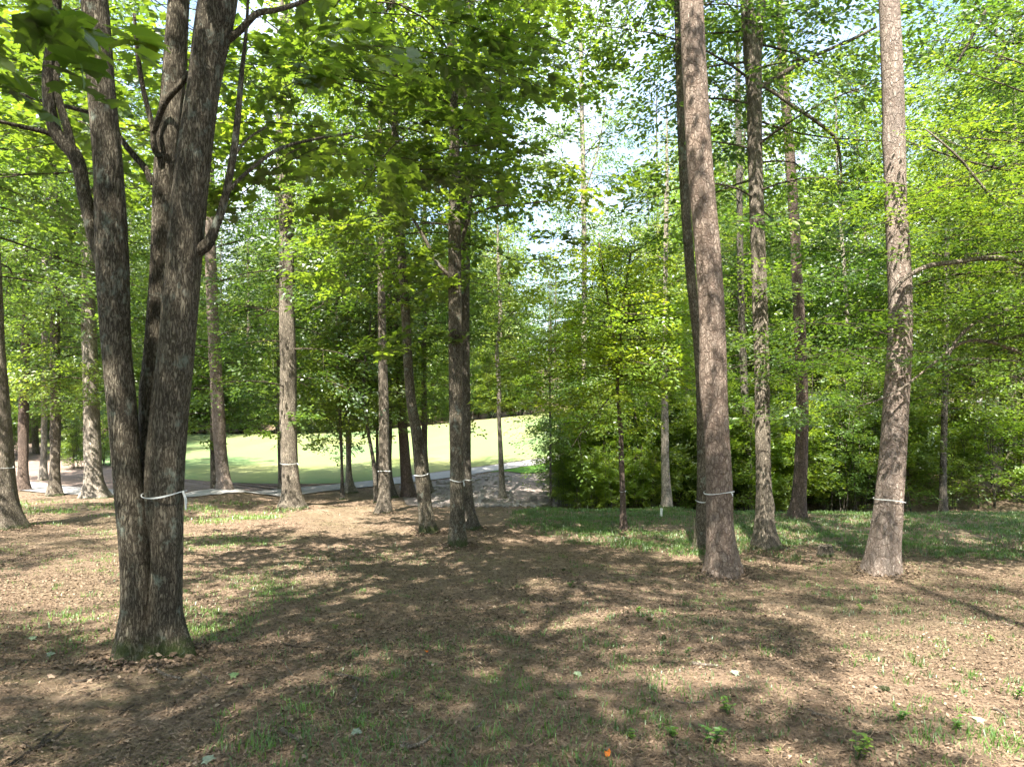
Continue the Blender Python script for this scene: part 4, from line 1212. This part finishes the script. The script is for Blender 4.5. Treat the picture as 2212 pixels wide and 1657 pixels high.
for (X, Y, k, s) in [(-4.0, -2.9, 0, .9), (-9.5, -7.5, 1, .95), (-1.5, -.9, 2, 1.0)]:
    put(shade[k], X, Y, rgw.uniform(0, 6.28), s, 'unseen leafy tree added behind the viewpoint to shade the clearing', 'trees behind the viewpoint')
put(farp[0], 3.15, -.9, 1.0, .85, 'bare stemmed pine behind the viewpoint whose trunk shadow crosses the clearing', 'trees behind the viewpoint')

# ------------------------------------------------------------------ white marking tapes
def tape(key, h, slant, label, tail=0.0, wid=.028, off=.012):
    T = TREES[key]; rg = np.random.default_rng(zlib.crc32(('tape'+key).encode()))
    pp = T['pp']
    c = T['at'](h); rad = np.interp(h, pp[:, 2], pp[:, 3])*1.06 + off
    th = np.linspace(0, 2*math.pi, 41)
    sag = slant*np.cos(th) + .012*np.sin(2*th+rg.random()*6) - .010
    w = wid*.4*(1+.4*np.sin(3*th+rg.random()*6))
    V = []
    for s_, o in ((-.5, 0), (.5, 0), (.5, .004), (-.5, .004)):
        V.append(np.stack([c[0]+(rad+o)*np.cos(th), c[1]+(rad+o)*np.sin(th), c[2]+sag+s_*w], 1))
    n_ = len(th)
    V = np.vstack(V)
    F = []
    for a_, b_ in ((0, 1), (1, 2), (2, 3), (3, 0)):
        i = np.arange(n_-1)
        F.append(np.stack([a_*n_+i, a_*n_+i+1, b_*n_+i+1, b_*n_+i], 1))
    a = Acc(); a.add(V, np.vstack(F))
    az = math.atan2(-T['base'][1], -T['base'][0])
    kx = az + (.9 if tail >= 0 else -.9)
    kp = np.array([c[0]+(rad+.008)*math.cos(kx), c[1]+(rad+.008)*math.sin(kx), c[2]+slant*math.cos(kx)-.008])
    a.tube(np.array([kp+[0, 0, .016], kp, kp-[0, 0, .018]]), np.array([.004, .009, .004]), 6)
    L = abs(tail)
    if L:
        for q in (0, 1):
            e = np.array([math.cos(kx+.2*q), math.sin(kx+.2*q), 0])
            a.tube(np.array([kp, kp+e*.018-[0, 0, L*.4], kp+e*.02-[0, 0, L*(1-.35*q)]]), np.array([.006, .009, .007]), 5)
    o = link('marking_tape', a.mesh('marking_tape', [M['tape']], False), None, tuple(T['base']))
    tag(o, label, 'tape', 'white marking tapes tied round trunks')
    o.location = T['base']


TREES['fork'] = dict(base=fbase, pp=FPATH[1], at=lambda h: np.array([np.interp(h, FPATH[1][:, 2], FPATH[1][:, k]) for k in range(3)]), Y=Yf)


def hpx(key, v):
    T = TREES[key]
    return (VH-v)/FPX*T['Y'] - T['base'][2]


tape('fork', hpx('fork', 1064), .012, 'white tape tied round the right stem of the dark forked tree', .13, .022, .016)
tape('t1', hpx('t1', 1010), .02, 'white tape round the tree cut by the left edge', 0, .028)
tape('t6', hpx('t6', 1000), .0, 'thin white tape round the straight brown tree before the fairway', .05, .030)
tape('t10', hpx('t10', 1016), .0, 'white tape round the slim brown trunk left of the leaning one', .0, .045)
tape('t12', hpx('t12', 1024), .02, 'white tape round the dark leaning trunk', .0, .035)
tape('t14', hpx('t14', 1036), -.012, 'white tape with short tail round the front trunk of the centre pair', .1, .026)
tape('t15', hpx('t15', 1034), .0, 'white tape round the rear trunk of the centre pair', 0, .03)
tape('t20', hpx('t20', 1061), .015, 'white sagging tape round the thickest pine', .05, .030)
tape('t21', hpx('t21', 1081), .0, 'white tape round the grey trunk close behind the thickest pine', 0, .035)
tape('t25', hpx('t25', 1078), -.025, 'white slanting tape round the plated pine far right', 0, .030)
tape('t18', hpx('t18', 1060), .0, 'faint thin tape round the bare stem of the young yellow green tree', 0, .02)
tape('t9', hpx('t9', 960), .0, 'faint thin tape round the small sapling leaning left', 0, .03)

# ------------------------------------------------------------------ litter, grass and small things on the ground

def scatter(rg, n, ymin, ymax, power, tl=-1.0, tr=1.0):
    """points on the ground, dense near the lens"""
    Y = ymin + (ymax-ymin)*rg.random(n)**power
    t = rg.uniform(tl, tr, n)
    return t*(Y+.6), Y


def px_of(X, Y):
    Z = terr(X, Y)
    return CU+FPX*X/Y, VH-FPX*Z/Y


def clump_noise(X, Y, f, ph=0.0):
    return (np.sin(f*X+1.3*ph)*np.sin(f*.83*Y+ph) + np.sin(f*1.9*X-f*.7*Y+2*ph)*.7 + np.sin(f*2.7*Y+f*1.1*X+ph*3)*.6 + np.sin(f*5.1*X+f*3.9*Y+ph)*.35)


rgl = np.random.default_rng(77)


def on_ground(X, Y, eps=.05):
    Z = terr(X, Y)
    gx = (terr(X+eps, Y)-Z)/eps; gy = (terr(X, Y+eps)-Z)/eps
    return Z, norm(np.stack([-gx, -gy, np.ones_like(gx)], 1))


def litter(name, n, size, kind, mat, label, power, ymin, ymax, lift, tilt, keep=None, tintf=None, tl=-.95, tr=.95):
    X, Y = scatter(rgl, n, ymin, ymax, power, tl, tr)
    if keep is not None:
        k = keep(X, Y); X, Y = X[k], Y[k]
    Z, N = on_ground(X, Y)
    m_ = len(X)
    az = rgl.uniform(0, 6.28, m_)
    d = np.stack([np.cos(az), np.sin(az), rgl.normal(0, tilt, m_)], 1)
    nn = N + rgl.normal(0, tilt, (m_, 3))
    nn[:, 2] = np.abs(nn[:, 2])
    sz = size*(.45+.9*rgl.random(m_)**1.6)
    tt = np.clip(rgl.beta(1.4, 2.2, m_), 0, 1) if tintf is None else tintf(X, Y)
    acc = Acc(); tints = {}
    base = np.stack([X, Y, Z+lift+.25*sz*np.abs(d[:, 2])], 1) - .5*d*sz[:, None]
    leaves_into(acc, tints, kind, (base, d, nn, sz, tt))
    o = link(name, finish_crown(name, acc, tints, [mat], ()))
    return tag(o, label, None, None, 'stuff')


def not_grassy(X, Y):
    u, v = px_of(X, Y)
    return ~((v < 1180-.02*np.abs(u-1700)) & (u > 1180)) & (Y < 24)


def patchy(X, Y):
    c = clump_noise(X, Y, 1.1, .7)
    return not_grassy(X, Y) & (c + rgl.normal(0, .7, len(X)) > .15)


LEAF['dead'] = (np.array([[0, 0, .02], [.25, .22, .12], [.6, .30, .02], [.72, .12, -.04], [1, .04, .14], [.66, -.20, .16], [.30, -.26, .0]]),
                [np.array([[0, 6, 5, 1], [1, 5, 3, 2]]), np.array([[5, 4, 3]])])
litter('leaf_litter', 70000, .035, 'dead', M['litter'], 'brown curled dead leaves lying over the forest floor', 1.9, 2.6, 23, .006, .28, patchy)
litter('leaf_carpet', 70000, .042, 'dead', M['litter'], 'dull brown dead leaves carpeting the clearing farther back', .8, 7, 23, .006, .28, patchy)
litter('forest_crumbs', 90000, .033, 'dead', M['litter'], 'small dark leaf crumbs over the middle of the clearing', 1.0, 5, 17, .004, .3, not_grassy, lambda X, Y: rgl.beta(1.1, 2.2, len(X)), -.85, .85)
litter('bark_chips', 60000, .028, 'dead', M['litter'], 'small brown leaf and bark crumbs on the soil', 2.0, 2.6, 16, .003, .22, not_grassy)
def base_litter():
    B, D, N_, S_, T_ = [], [], [], [], []
    for key in ('fork', 't1', 't6', 't10', 't12', 't14', 't15', 't18', 't20', 't21', 't23', 't24', 't25'):
        T = TREES[key]; k = 420
        r0 = float(np.interp(.05, T['pp'][:, 2], T['pp'][:, 3]))*(1.75 if key == 'fork' else 1.2)
        az = rgl.uniform(0, 6.28, k); r = r0 + np.abs(rgl.normal(0, .16, k))
        X = T['base'][0]+r*np.cos(az); Y = T['base'][1]+r*np.sin(az)
        Z = terr(X, Y) + .012 + .055*np.exp(-(r-r0)/.09)*rgl.random(k)
        sz = rgl.uniform(.025, .07, k); a2 = rgl.uniform(0, 6.28, k)
        d = np.stack([np.cos(a2), np.sin(a2), rgl.normal(0, .35, k)], 1)
        B.append(np.stack([X, Y, Z], 1)-.5*d*sz[:, None]); D.append(d); S_.append(sz); T_.append(rgl.beta(1.6, 2.4, k))
        N_.append(np.stack([rgl.normal(0, .4, k)+np.cos(az)*.4, rgl.normal(0, .4, k)+np.sin(az)*.4, np.ones(k)], 1))
    acc = Acc(); tints = {}
    leaves_into(acc, tints, 'dead', (np.vstack(B), np.vstack(D), np.vstack(N_), np.concatenate(S_), np.concatenate(T_)))
    tag(link('drifted_leaves', finish_crown('drifted_leaves', acc, tints, [M['litter']], ())), 'dead leaves drifted against the trunk bases', None, None, 'stuff')


base_litter()
LEAF['straw'] = (np.array([[0, -.008, 0], [.5, -.008, .03], [1, 0, 0], [.5, .008, .03], [0, .008, 0]]), [np.array([[0, 1, 3, 4]]), np.array([[1, 2, 3]])])
litter('pine_straw', 110000, .11, 'straw', M['straw'], 'thin brown pine needles strewn over the soil', 1.7, 2.6, 22, .006, .10, not_grassy)


def grass(name, n_tuft, blades, hgt, wid, keep, label, power, ymin, ymax, tl=-.95, tr=.95, spread=.05, mat='grass', tint=(.1, .8)):
    X, Y = scatter(rgl, n_tuft, ymin, ymax, power, tl, tr)
    k = keep(X, Y); X, Y = X[k], Y[k]
    sc_ = rgl.uniform(.5, 1.25, len(X)); tt = rgl.uniform(*tint, len(X))
    nb_ = blades
    X = (X[:, None] + rgl.normal(0, spread, (len(X), nb_))*sc_[:, None]); Y = (Y[:, None] + rgl.normal(0, spread, X.shape)*sc_[:, None])
    S = np.repeat(sc_, nb_); tt = np.clip(np.repeat(tt, nb_) + rgl.normal(0, .12, X.size), 0, 1)
    X = X.ravel(); Y = Y.ravel(); Z = terr(X, Y)
    m_ = len(X)
    az = rgl.uniform(0, 6.28, m_); lean = rgl.uniform(.15, .9, m_)
    L = hgt*S*rgl.uniform(.5, 1.2, m_)
    d = np.stack([np.cos(az)*lean, np.sin(az)*lean, np.ones(m_)], 1); d = norm(d)
    side = np.stack([-np.sin(az), np.cos(az), 0*az], 1)
    b0 = np.stack([X, Y, Z-.004], 1)
    w = wid*rgl.uniform(.7, 1.3, m_)[:, None]
    out = np.stack([np.cos(az), np.sin(az), -.45+0*az], 1)
    mid = b0 + d*(L*.55)[:, None]; tip = b0 + d*(L*.95)[:, None] + out*(L*.32*lean)[:, None]
    V = np.stack([b0-side*w, b0+side*w, mid+side*w*.75, tip, mid-side*w*.75], 1).reshape(-1, 3)
    o_ = (np.arange(m_)*5)[:, None]
    acc = Acc(); tints = {}
    F4 = np.array([[0, 1, 2, 4]])+o_; F3 = np.array([[4, 2, 3]])+o_
    acc.add(V, F4, 0); acc.g[(3, 0)] = [F3]
    tints[(4, 0)] = [tt]; tints[(3, 0)] = [tt]
    o = link(name, finish_crown(name, acc, tints, [M[mat]], ()))
    return tag(o, label, None, None, 'stuff')


def near_tufts(X, Y):
    u, v = px_of(X, Y)
    c = clump_noise(X, Y, 1.6, 2.1) + .5*clump_noise(X, Y, .5, 4)
    lit = (u > 300)*.5 + (u > 700)*.3
    return (c + rgl.normal(0, .6, len(X)) > 1.15-lit) & (v > 1175)


def strip(X, Y):
    u, v = px_of(X, Y)
    c = clump_noise(X, Y, .9, 1.2)
    top = 1086 + np.clip((1250-u)/150, 0, 1)*20
    bot = 1206 - np.clip((1500-u)/400, 0, 1)*62
    return (v > top) & (v < bot + 10*c) & (u > 1060) & (c + rgl.normal(0, .7, len(X)) > -.85 + 1.2*np.clip((v-bot+26)/26, 0, 1))


def left_green(X, Y):
    u, v = px_of(X, Y)
    c = clump_noise(X, Y, 1.2, 3.2)
    return (v > 1085) & (v < 1122+10*c) & (u > 40) & (u < 640) & (c + rgl.normal(0, .5, len(X)) > .1)


def sun_lawnish(X, Y):
    u, v = px_of(X, Y)
    c = clump_noise(X, Y, .8, 5.2)
    return (v > 1120) & (v < 1420) & (u < 640) & (c + rgl.normal(0, .5, len(X)) > .9)


grass('grass_tufts', 1700, 18, .085, .003, near_tufts, 'sparse bright green grass tufts dotted over the litter', 1.35, 2.7, 13, spread=.045, mat='tuft', tint=(0, .7))
grass('grass_strip', 5200, 22, .115, .006, strip, 'green grass strip along the creek edge', .8, 12.5, 23.5, .0, .9, .12, tint=(.1, .7))
grass('grass_fringe', 1500, 18, .12, .007, left_green, 'thin green grass before the path at left', .8, 15, 23, -.85, -.25, .12, tint=(.5, 1))
grass('dry_grass', 2600, 16, .07, .004, sun_lawnish, 'short dry grass on the sunlit left of the clearing', 1.0, 5.5, 15, -.85, -.2, .08, tint=(.3, .9))
grass('dry_stubble', 5200, 12, .05, .003, lambda X, Y: (px_of(X, Y)[1] > 1180) & (clump_noise(X, Y, .7, 8.2) + rgl.normal(0, .8, len(X)) > .2), 'short dry grass stubble thinly covering the soil', 1.5, 2.7, 14, spread=.07, tint=(.0, .9))

# ---- fallen sticks, one object each: pixel polyline (2212 wide), thickness in metres, look
STICKS = [
    ([(20, 1660), (80, 1619), (125, 1594), (160, 1556)], .024, 'dark', 'long dark fallen branch in the lower left corner'),
    ([(90, 1612), (98, 1596), (108, 1586)], .016, 'dark', 'short dark spur lying against the long branch, lower left corner'),
    ([(150, 1478), (195, 1472), (230, 1457)], .022, 'dark', 'dark curved twig just left of the forked tree base'),
    ([(335, 1452), (362, 1462), (398, 1471)], .026, 'pale', 'pale stick lying against the foot of the forked tree'),
    ([(424, 1448), (437, 1460), (452, 1476)], .012, 'pale', 'thin stick right of the forked tree foot'),
    ([(610, 1429), (624, 1450), (640, 1467)], .013, 'pale', 'thin straight pale stick in the shaded middle foreground'),
    ([(668, 1228), (677, 1237), (686, 1247)], .022, 'pale', 'small pale stick standing out on litter below the leaning trunk'),
    ([(725, 1460), (755, 1466), (793, 1479)], .026, 'pale', 'tan strip of wood beside a lichened twig'),
    ([(762, 1486), (770, 1502), (764, 1514), (750, 1527)], .020, 'pale', 'crooked lichened grey twig in the middle foreground'),
    ([(865, 1617), (893, 1617), (912, 1609), (934, 1595)], .026, 'pale', 'thick pale curved stick near the bottom edge'),
    ([(610, 1577), (632, 1594), (656, 1613)], .022, 'pale', 'weathered stick pointing down right near the bottom edge'),
    ([(1020, 1580), (1034, 1568), (1043, 1555)], .016, 'pale', 'short grey stick near the bottom middle'),
    ([(612, 1392), (650, 1400), (702, 1401)], .016, 'dark', 'long thin dark stick on the shaded litter right of the forked tree'),
    ([(290, 1522), (272, 1534), (290, 1516)][:2] + [(258, 1548)], .012, 'dark', 'thin dark twig below the forked tree'),
    ([(210, 1530), (240, 1533), (275, 1534)], .012, 'dark', 'thin level twig left of the bright tufts'),
    ([(1494, 1436), (1520, 1440), (1550, 1441)], .030, 'pale', 'short thick pale log piece at the edge of the sunlight'),
    ([(1459, 1517), (1490, 1521), (1520, 1517)], .016, 'pale', 'pale bent stick on the sunlit soil at right'),
    ([(1754, 1544), (1780, 1550), (1806, 1557)], .018, 'pale', 'greenish grey stick in the right foreground'),
    ([(2149, 1533), (2165, 1543), (2180, 1555)], .020, 'pale', 'grey stick on the bright soil near the right edge'),
    ([(1348, 1528), (1360, 1535), (1372, 1540)], .012, 'dark', 'small dark twig in shade right of the bottom middle'),
    ([(2165, 1346), (2180, 1351), (2195, 1356)], .020, 'pale', 'pale stick on sunlit soil below the far right pine'),
    ([(2045, 1346), (2075, 1349), (2110, 1355)], .018, 'pale', 'long pale stick on sunlit soil right of the trunk shadow'),
    ([(560, 1585), (575, 1595), (590, 1612)], .012, 'dark', 'thin dark twig left of the weathered stick'),
    ([(930, 1500), (960, 1512), (985, 1508)], .010, 'dark', 'thin twig between grass tufts in the middle foreground'),
]
rgs = np.random.default_rng(303)
for px, th_, kind, lab in STICKS:
    w = np.array([ground_at(u, v) for u, v in px])
    c0 = w.mean(0)
    p = w - c0
    p[:, 2] += th_*.42
    r, s = resample(np.concatenate([p, np.linspace(th_*.5, th_*.28, len(p))[:, None]], 1), .03)
    r[:, :3] += np.cumsum(rgs.normal(0, .0022, (len(r), 3)), 0)*[1, 1, .3]
    a = Acc(); a.tube(r[:, :3], r[:, 3], 8, 0, wave(rgs, len(s), 8, s*6, .10))
    for q in range(rgs.integers(0, 3)):
        k = rgs.integers(1, len(r)-1); d = rgs.normal(0, 1, 3); d[2] = abs(d[2])*.25; d = norm(d)
        L = rgs.uniform(.03, .09)
        a.tube(np.array([r[k, :3], r[k, :3]+d*L*.5+[0, 0, .004], r[k, :3]+d*L]), np.array([r[k, 3]*.5, r[k, 3]*.35, r[k, 3]*.2]), 5)
    o = link('fallen_stick', a.mesh('fallen_stick', [M['twig' if kind == 'dark' else 'twig_pale']], True), None, tuple(c0))
    tag(o, lab, 'stick', 'fallen sticks on the forest floor')

# ---- bright green weeds
WEEDS = [
    (1539, 1612, 1.25, 'largest bright green weed, near the bottom right of centre'), (1366, 1601, .6, 'small upright bright weed left of the largest weed'),
    (1454, 1593, .7, 'bright weed between small weed and largest weed'), (1479, 1419, .95, 'spreading weed at the shade edge in the middle right'),
    (1849, 1642, 1.2, 'leafy weed with grass beside it at the bottom right'), (2069, 1576, .8, 'tall thin weed on bright soil in the lower right'),
    (1949, 1559, .6, 'low round leaved weed on bright soil, lower right'), (1572, 1545, .9, 'three stemmed weed in the sunlit patch above the largest weed'),
    (1860, 1321, .9, 'low weed on the lit hump below the far right pine'), (2194, 1511, .9, 'weed touching the right edge on bright soil'),
    (797, 1607, .5, 'tiny two leaved seedling in the bottom left shade'), (845, 1615, .5, 'tiny clover like seedling near the thick curved stick'),
    (725, 1361, .6, 'single broad leaf seedling right of the forked tree'), (655, 1196, .8, 'seedling on the sunlit litter below the leaning trunk'),
    (2140, 1386, .6, 'small weed on sunlit soil at the right'), (1375, 1324, .7, 'small weed in the middle of the shaded clearing'),
    (1232, 1268, .8, 'bright seedling at the foot of a sunlit hump in the middle'), (1664, 1632, .5, 'small weed right of the largest weed'),
]
for u, v, sc_, lab in WEEDS:
    b0 = ground_at(u, v)
    root = empty('weed', b0, lab, 'weed', 'bright green weeds on the forest floor')
    a = Acc(); acc = Acc(); tints = {}
    B, D, N_, S_, T_ = [], [], [], [], []
    for k in range(rgs.integers(2, 5) if sc_ > .55 else 1):
        az = rgs.uniform(0, 6.28); L = .075*sc_*rgs.uniform(.7, 1.3)
        e = np.array([math.cos(az)*L*.5, math.sin(az)*L*.5, L])
        p = np.array([[0, 0, -.01], e*.5+[0, 0, .01], e])
        a.tube(p, np.array([.003, .0025, .0015]), 5)
        for f in np.linspace(.45, 1, 3 if sc_ > .55 else 1):
            for q in range(3):
                z = rgs.uniform(0, 6.28)
                B.append(e*f); D.append([math.cos(z), math.sin(z), .15]); N_.append([rgs.normal(0, .2), rgs.normal(0, .2), 1]); S_.append(.036*sc_**.6*rgs.uniform(.7, 1.2)); T_.append(rgs.uniform(.2, .9))
    leaves_into(acc, tints, 'oval', (np.array(B), np.array(D), np.array(N_), np.array(S_), np.array(T_)))
    link('stem', a.mesh('stem', [M['weed_stem']] if 'weed_stem' in M else [M['tuft']], True), root)
    link('leaves', finish_crown('leaves', acc, tints, [M['weed']]), root)

# ---- single fallen leaves that catch the eye
for u, v, mk, lab in [(922, 1411, 'orange_leaf', 'single bright orange fallen leaf in the middle foreground'), (101, 1420, 'green_fallen', 'pale green fallen leaf left of the forked tree'),
                      (497, 1466, 'green_fallen', 'grey green fallen leaf right of the forked tree foot'), (760, 1588, 'green_fallen', 'green leaf near the weathered stick, bottom left'),
                      (455, 1650, 'green_fallen', 'whitish leaf at the bottom edge left of centre'), (1584, 1460, 'green_fallen', 'pale green leaf lying at the shade edge, right of centre'),
                      (1245, 1463, 'green_fallen', 'pale leaf lying in the shade right of the middle'), (64, 1385, 'green_fallen', 'grey green leaf near the left edge'),
                      (2126, 1565, 'green_fallen', 'whitish leaf on bright soil, lower right'), (1308, 1642, 'orange_leaf', 'brown orange curled leaf at the bottom middle')]:
    b0 = ground_at(u, v)
    V, Fs, _ = place_leaves('dead' if mk == 'orange_leaf' else 'lobed', np.zeros((1, 3)), np.array([[math.cos(u), math.sin(u), .15]]), np.array([[.1, -.35, 1]]), np.array([.062]))
    nF = sum(len(f) for f in Fs)
    o = link('fallen_leaf', np_mesh('fallen_leaf', V, [(f, 0) for f in Fs], [M[mk]], False, np.full(nF, (u*.37) % 1)), None, (b0[0], b0[1], b0[2]+.015))
    tag(o, lab, 'leaf', 'single fallen leaves that stand out')

# ---- pine cones: scales set in a spiral round an egg shaped core
def cone_mesh():
    a = Acc()
    zs = np.linspace(-.045, .045, 9)
    a.tube(np.stack([zs, 0*zs, 0*zs], 1), .020*np.sqrt(np.clip(1-(zs/.047)**2, .02, 1)), 10)
    for k in range(60):
        f = k/60; x = -.042+.084*f; az = k*2.39996
        rr = .021*math.sqrt(max(.05, 1-(x/.047)**2))
        e = np.array([0, math.cos(az), math.sin(az)])
        p = np.array([x, 0, 0]) + e*rr*.7
        q = p + e*.014 + np.array([.008, 0, 0])
        a.tube(np.array([p, (p+q)/2, q]), np.array([.003, .0055, .002]), 4)
    return a.mesh('pine_cone', [M['twig']], True)


cm = cone_mesh(); cm.materials[0] = M['bark_grey']
for i, (u, v, lab) in enumerate([(1403, 1342, 'pine cone in the shade of the middle clearing'), (1434, 1382, 'pine cone nearest the middle shade edge'), (1911, 1496, 'pine cone on bright soil at right'), (1218, 1233, 'pine cone below the centre pair of trunks')]):
    b0 = ground_at(u, v)
    o = link('pine_cone', cm, None, (b0[0], b0[1], b0[2]+.022)); o.rotation_euler = (.4*i, .1, 1.3*i); o.scale = (.72,)*3
    tag(o, lab, 'pine cone', 'pine cones on the forest floor')

# ---- low cut stump
b0 = ground_at(1783, 1201)
zs = np.array([-.06, 0, .04, .10, .16, .19])
pth = np.stack([0*zs, 0*zs, zs], 1)
root = empty('tree_stump', b0, 'low weathered stump between the blotched oak and the far right pine', 'stump')
th = np.linspace(0, 2*math.pi, 26, endpoint=False)[None, :]
bmp = wave(np.random.default_rng(8), 6, 26, zs*4, .09) + .35*np.exp(-np.clip(zs, 0, 1)[:, None]/.06)*(.5+.5*np.cos(4*th))
a = Acc(); a.tube(pth, np.full(6, .125), 26, 0, bmp)
link('bark', a.mesh('bark', [M['bark_grey']], True), root)
V = np.vstack([np.stack([.118*np.cos(th[0])*bmp[-1], .118*np.sin(th[0])*bmp[-1], .200+.02*np.sin(3*th[0])], 1), [[0, 0, .206]]])
k = np.arange(26)
a = Acc(); a.add(V, np.stack([k, (k+1) % 26, np.full(26, 26)], 1))
link('cut_face', a.mesh('cut_face', [M['twig_pale']], True), root)

# ---- survey stakes
def stake(u, v, h, r, mk, lab, tip=None):
    b0 = ground_at(u, v)
    root = empty('survey_stake', b0, lab, 'stake')
    a = Acc(); a.tube(np.array([[0, 0, -.1], [.004, 0, h*.5], [.01, .004, h]]), np.array([r, r, r*.97]), 10)
    link('post', a.mesh('post', [M[mk]], False), root)
    a = Acc(); a.tube(np.array([[.010, .004, h-.001], [.0105, .004, h+.02]]), np.array([r*1.15, r*1.1]), 10)
    link('cap', a.mesh('cap', [M[tip or mk]], False), root)


stake(1428, 1115, .20, .034, 'stake', 'short white pipe standing in grass near the pale flared trunk')
stake(1269, 1099, .10, .022, 'stake', 'tiny white stake in grass before the creek thicket')
stake(1080, 1075, .22, .035, 'stake', 'white stake with red top at the foot of the crooked slim trunk', 'stake_red')

# ---- rocks on the gravel slope and along the creek
def rock_mesh(rg, flat=.6):
    n1, n2 = 8, 12
    V = [[0, 0, -flat]]
    for i in range(1, n1):
        ph = math.pi*i/n1 - math.pi/2
        for j in range(n2):
            t_ = 2*math.pi*j/n2
            V.append([math.cos(ph)*math.cos(t_), math.cos(ph)*math.sin(t_)*.8, math.sin(ph)*flat])
    V.append([0, 0, flat]); V = np.array(V)
    for _ in range(9):
        nrm = norm(rg.normal(0, 1, 3)); c = rg.uniform(.5, .85)
        d = V @ nrm - c*np.linalg.norm([nrm[0], nrm[1]*.8, nrm[2]*flat])
        V = V - np.clip(d, 0, None)[:, None]*nrm*.92
    V *= 1+rg.normal(0, .02, (len(V), 1))
    F3, F4 = [], []
    for j in range(n2):
        j2 = (j+1) % n2
        F3.append([0, 1+j2, 1+j]); e = 1+(n1-2)*n2
        F3.append([len(V)-1, e+j, e+j2])
        for i in range(n1-2):
            F4.append([1+i*n2+j, 1+i*n2+j2, 1+(i+1)*n2+j2, 1+(i+1)*n2+j])
    return V, np.array(F3), np.array(F4)


rgr = np.random.default_rng(909)
acc = Acc()
RK = [rock_mesh(rgr, rgr.uniform(.4, .75)) for _ in range(12)]
N_R = 1500
u_ = rgr.uniform(900, 1215, N_R); v_ = rgr.uniform(1022, 1096, N_R)
for u, v in zip(u_, v_):
    stony = (u < 1105) or v > 1072
    if not stony and rgr.random() < .93: continue
    if v < 1050 - (u-900)*.2: continue
    Y = raycast(u, v, 20, 36) if False else None
    b0 = ground_at(u, v)
    V, F3, F4 = RK[rgr.integers(12)]
    sz = .035+.13*rgr.random()**3
    ang = rgr.uniform(0, 6.28); c_, s_ = math.cos(ang), math.sin(ang)
    Q = V*sz; Q = np.stack([Q[:, 0]*c_-Q[:, 1]*s_, Q[:, 0]*s_+Q[:, 1]*c_, Q[:, 2]], 1) + b0 + [0, 0, sz*.18]
    acc.add(Q, F3); acc.g.setdefault((4, 0), []).append(F4+acc.n-len(Q))
o = link('riprap', acc.mesh('riprap', [M['rock']], False)); tag(o, 'small grey rocks and rubble covering the gully below the path', None, None, 'stuff')
for u, v, sz, lab in [(1182, 1056, .26, 'tan boulder with a flat top beside the very thin sapling'), (1150, 1080, .20, 'grey boulder right of the crooked slim trunk'), (1040, 1082, .22, 'grey boulder in the gully right of the centre pair'),
                      (985, 1090, .18, 'low rock just behind the centre pair'), (1215, 1078, .24, 'pale rock at the left foot of the creek thicket')]:
    b0 = ground_at(u, v)
    V, F3, F4 = rock_mesh(rgr, .65)
    a = Acc(); a.add(V*sz, F3); a.g.setdefault((4, 0), []).append(F4)
    o = link('boulder', a.mesh('boulder', [M['rock']], False), None, (b0[0], b0[1], b0[2]+sz*.3))
    tag(o, lab, 'boulder', 'boulders of the gravel gully')
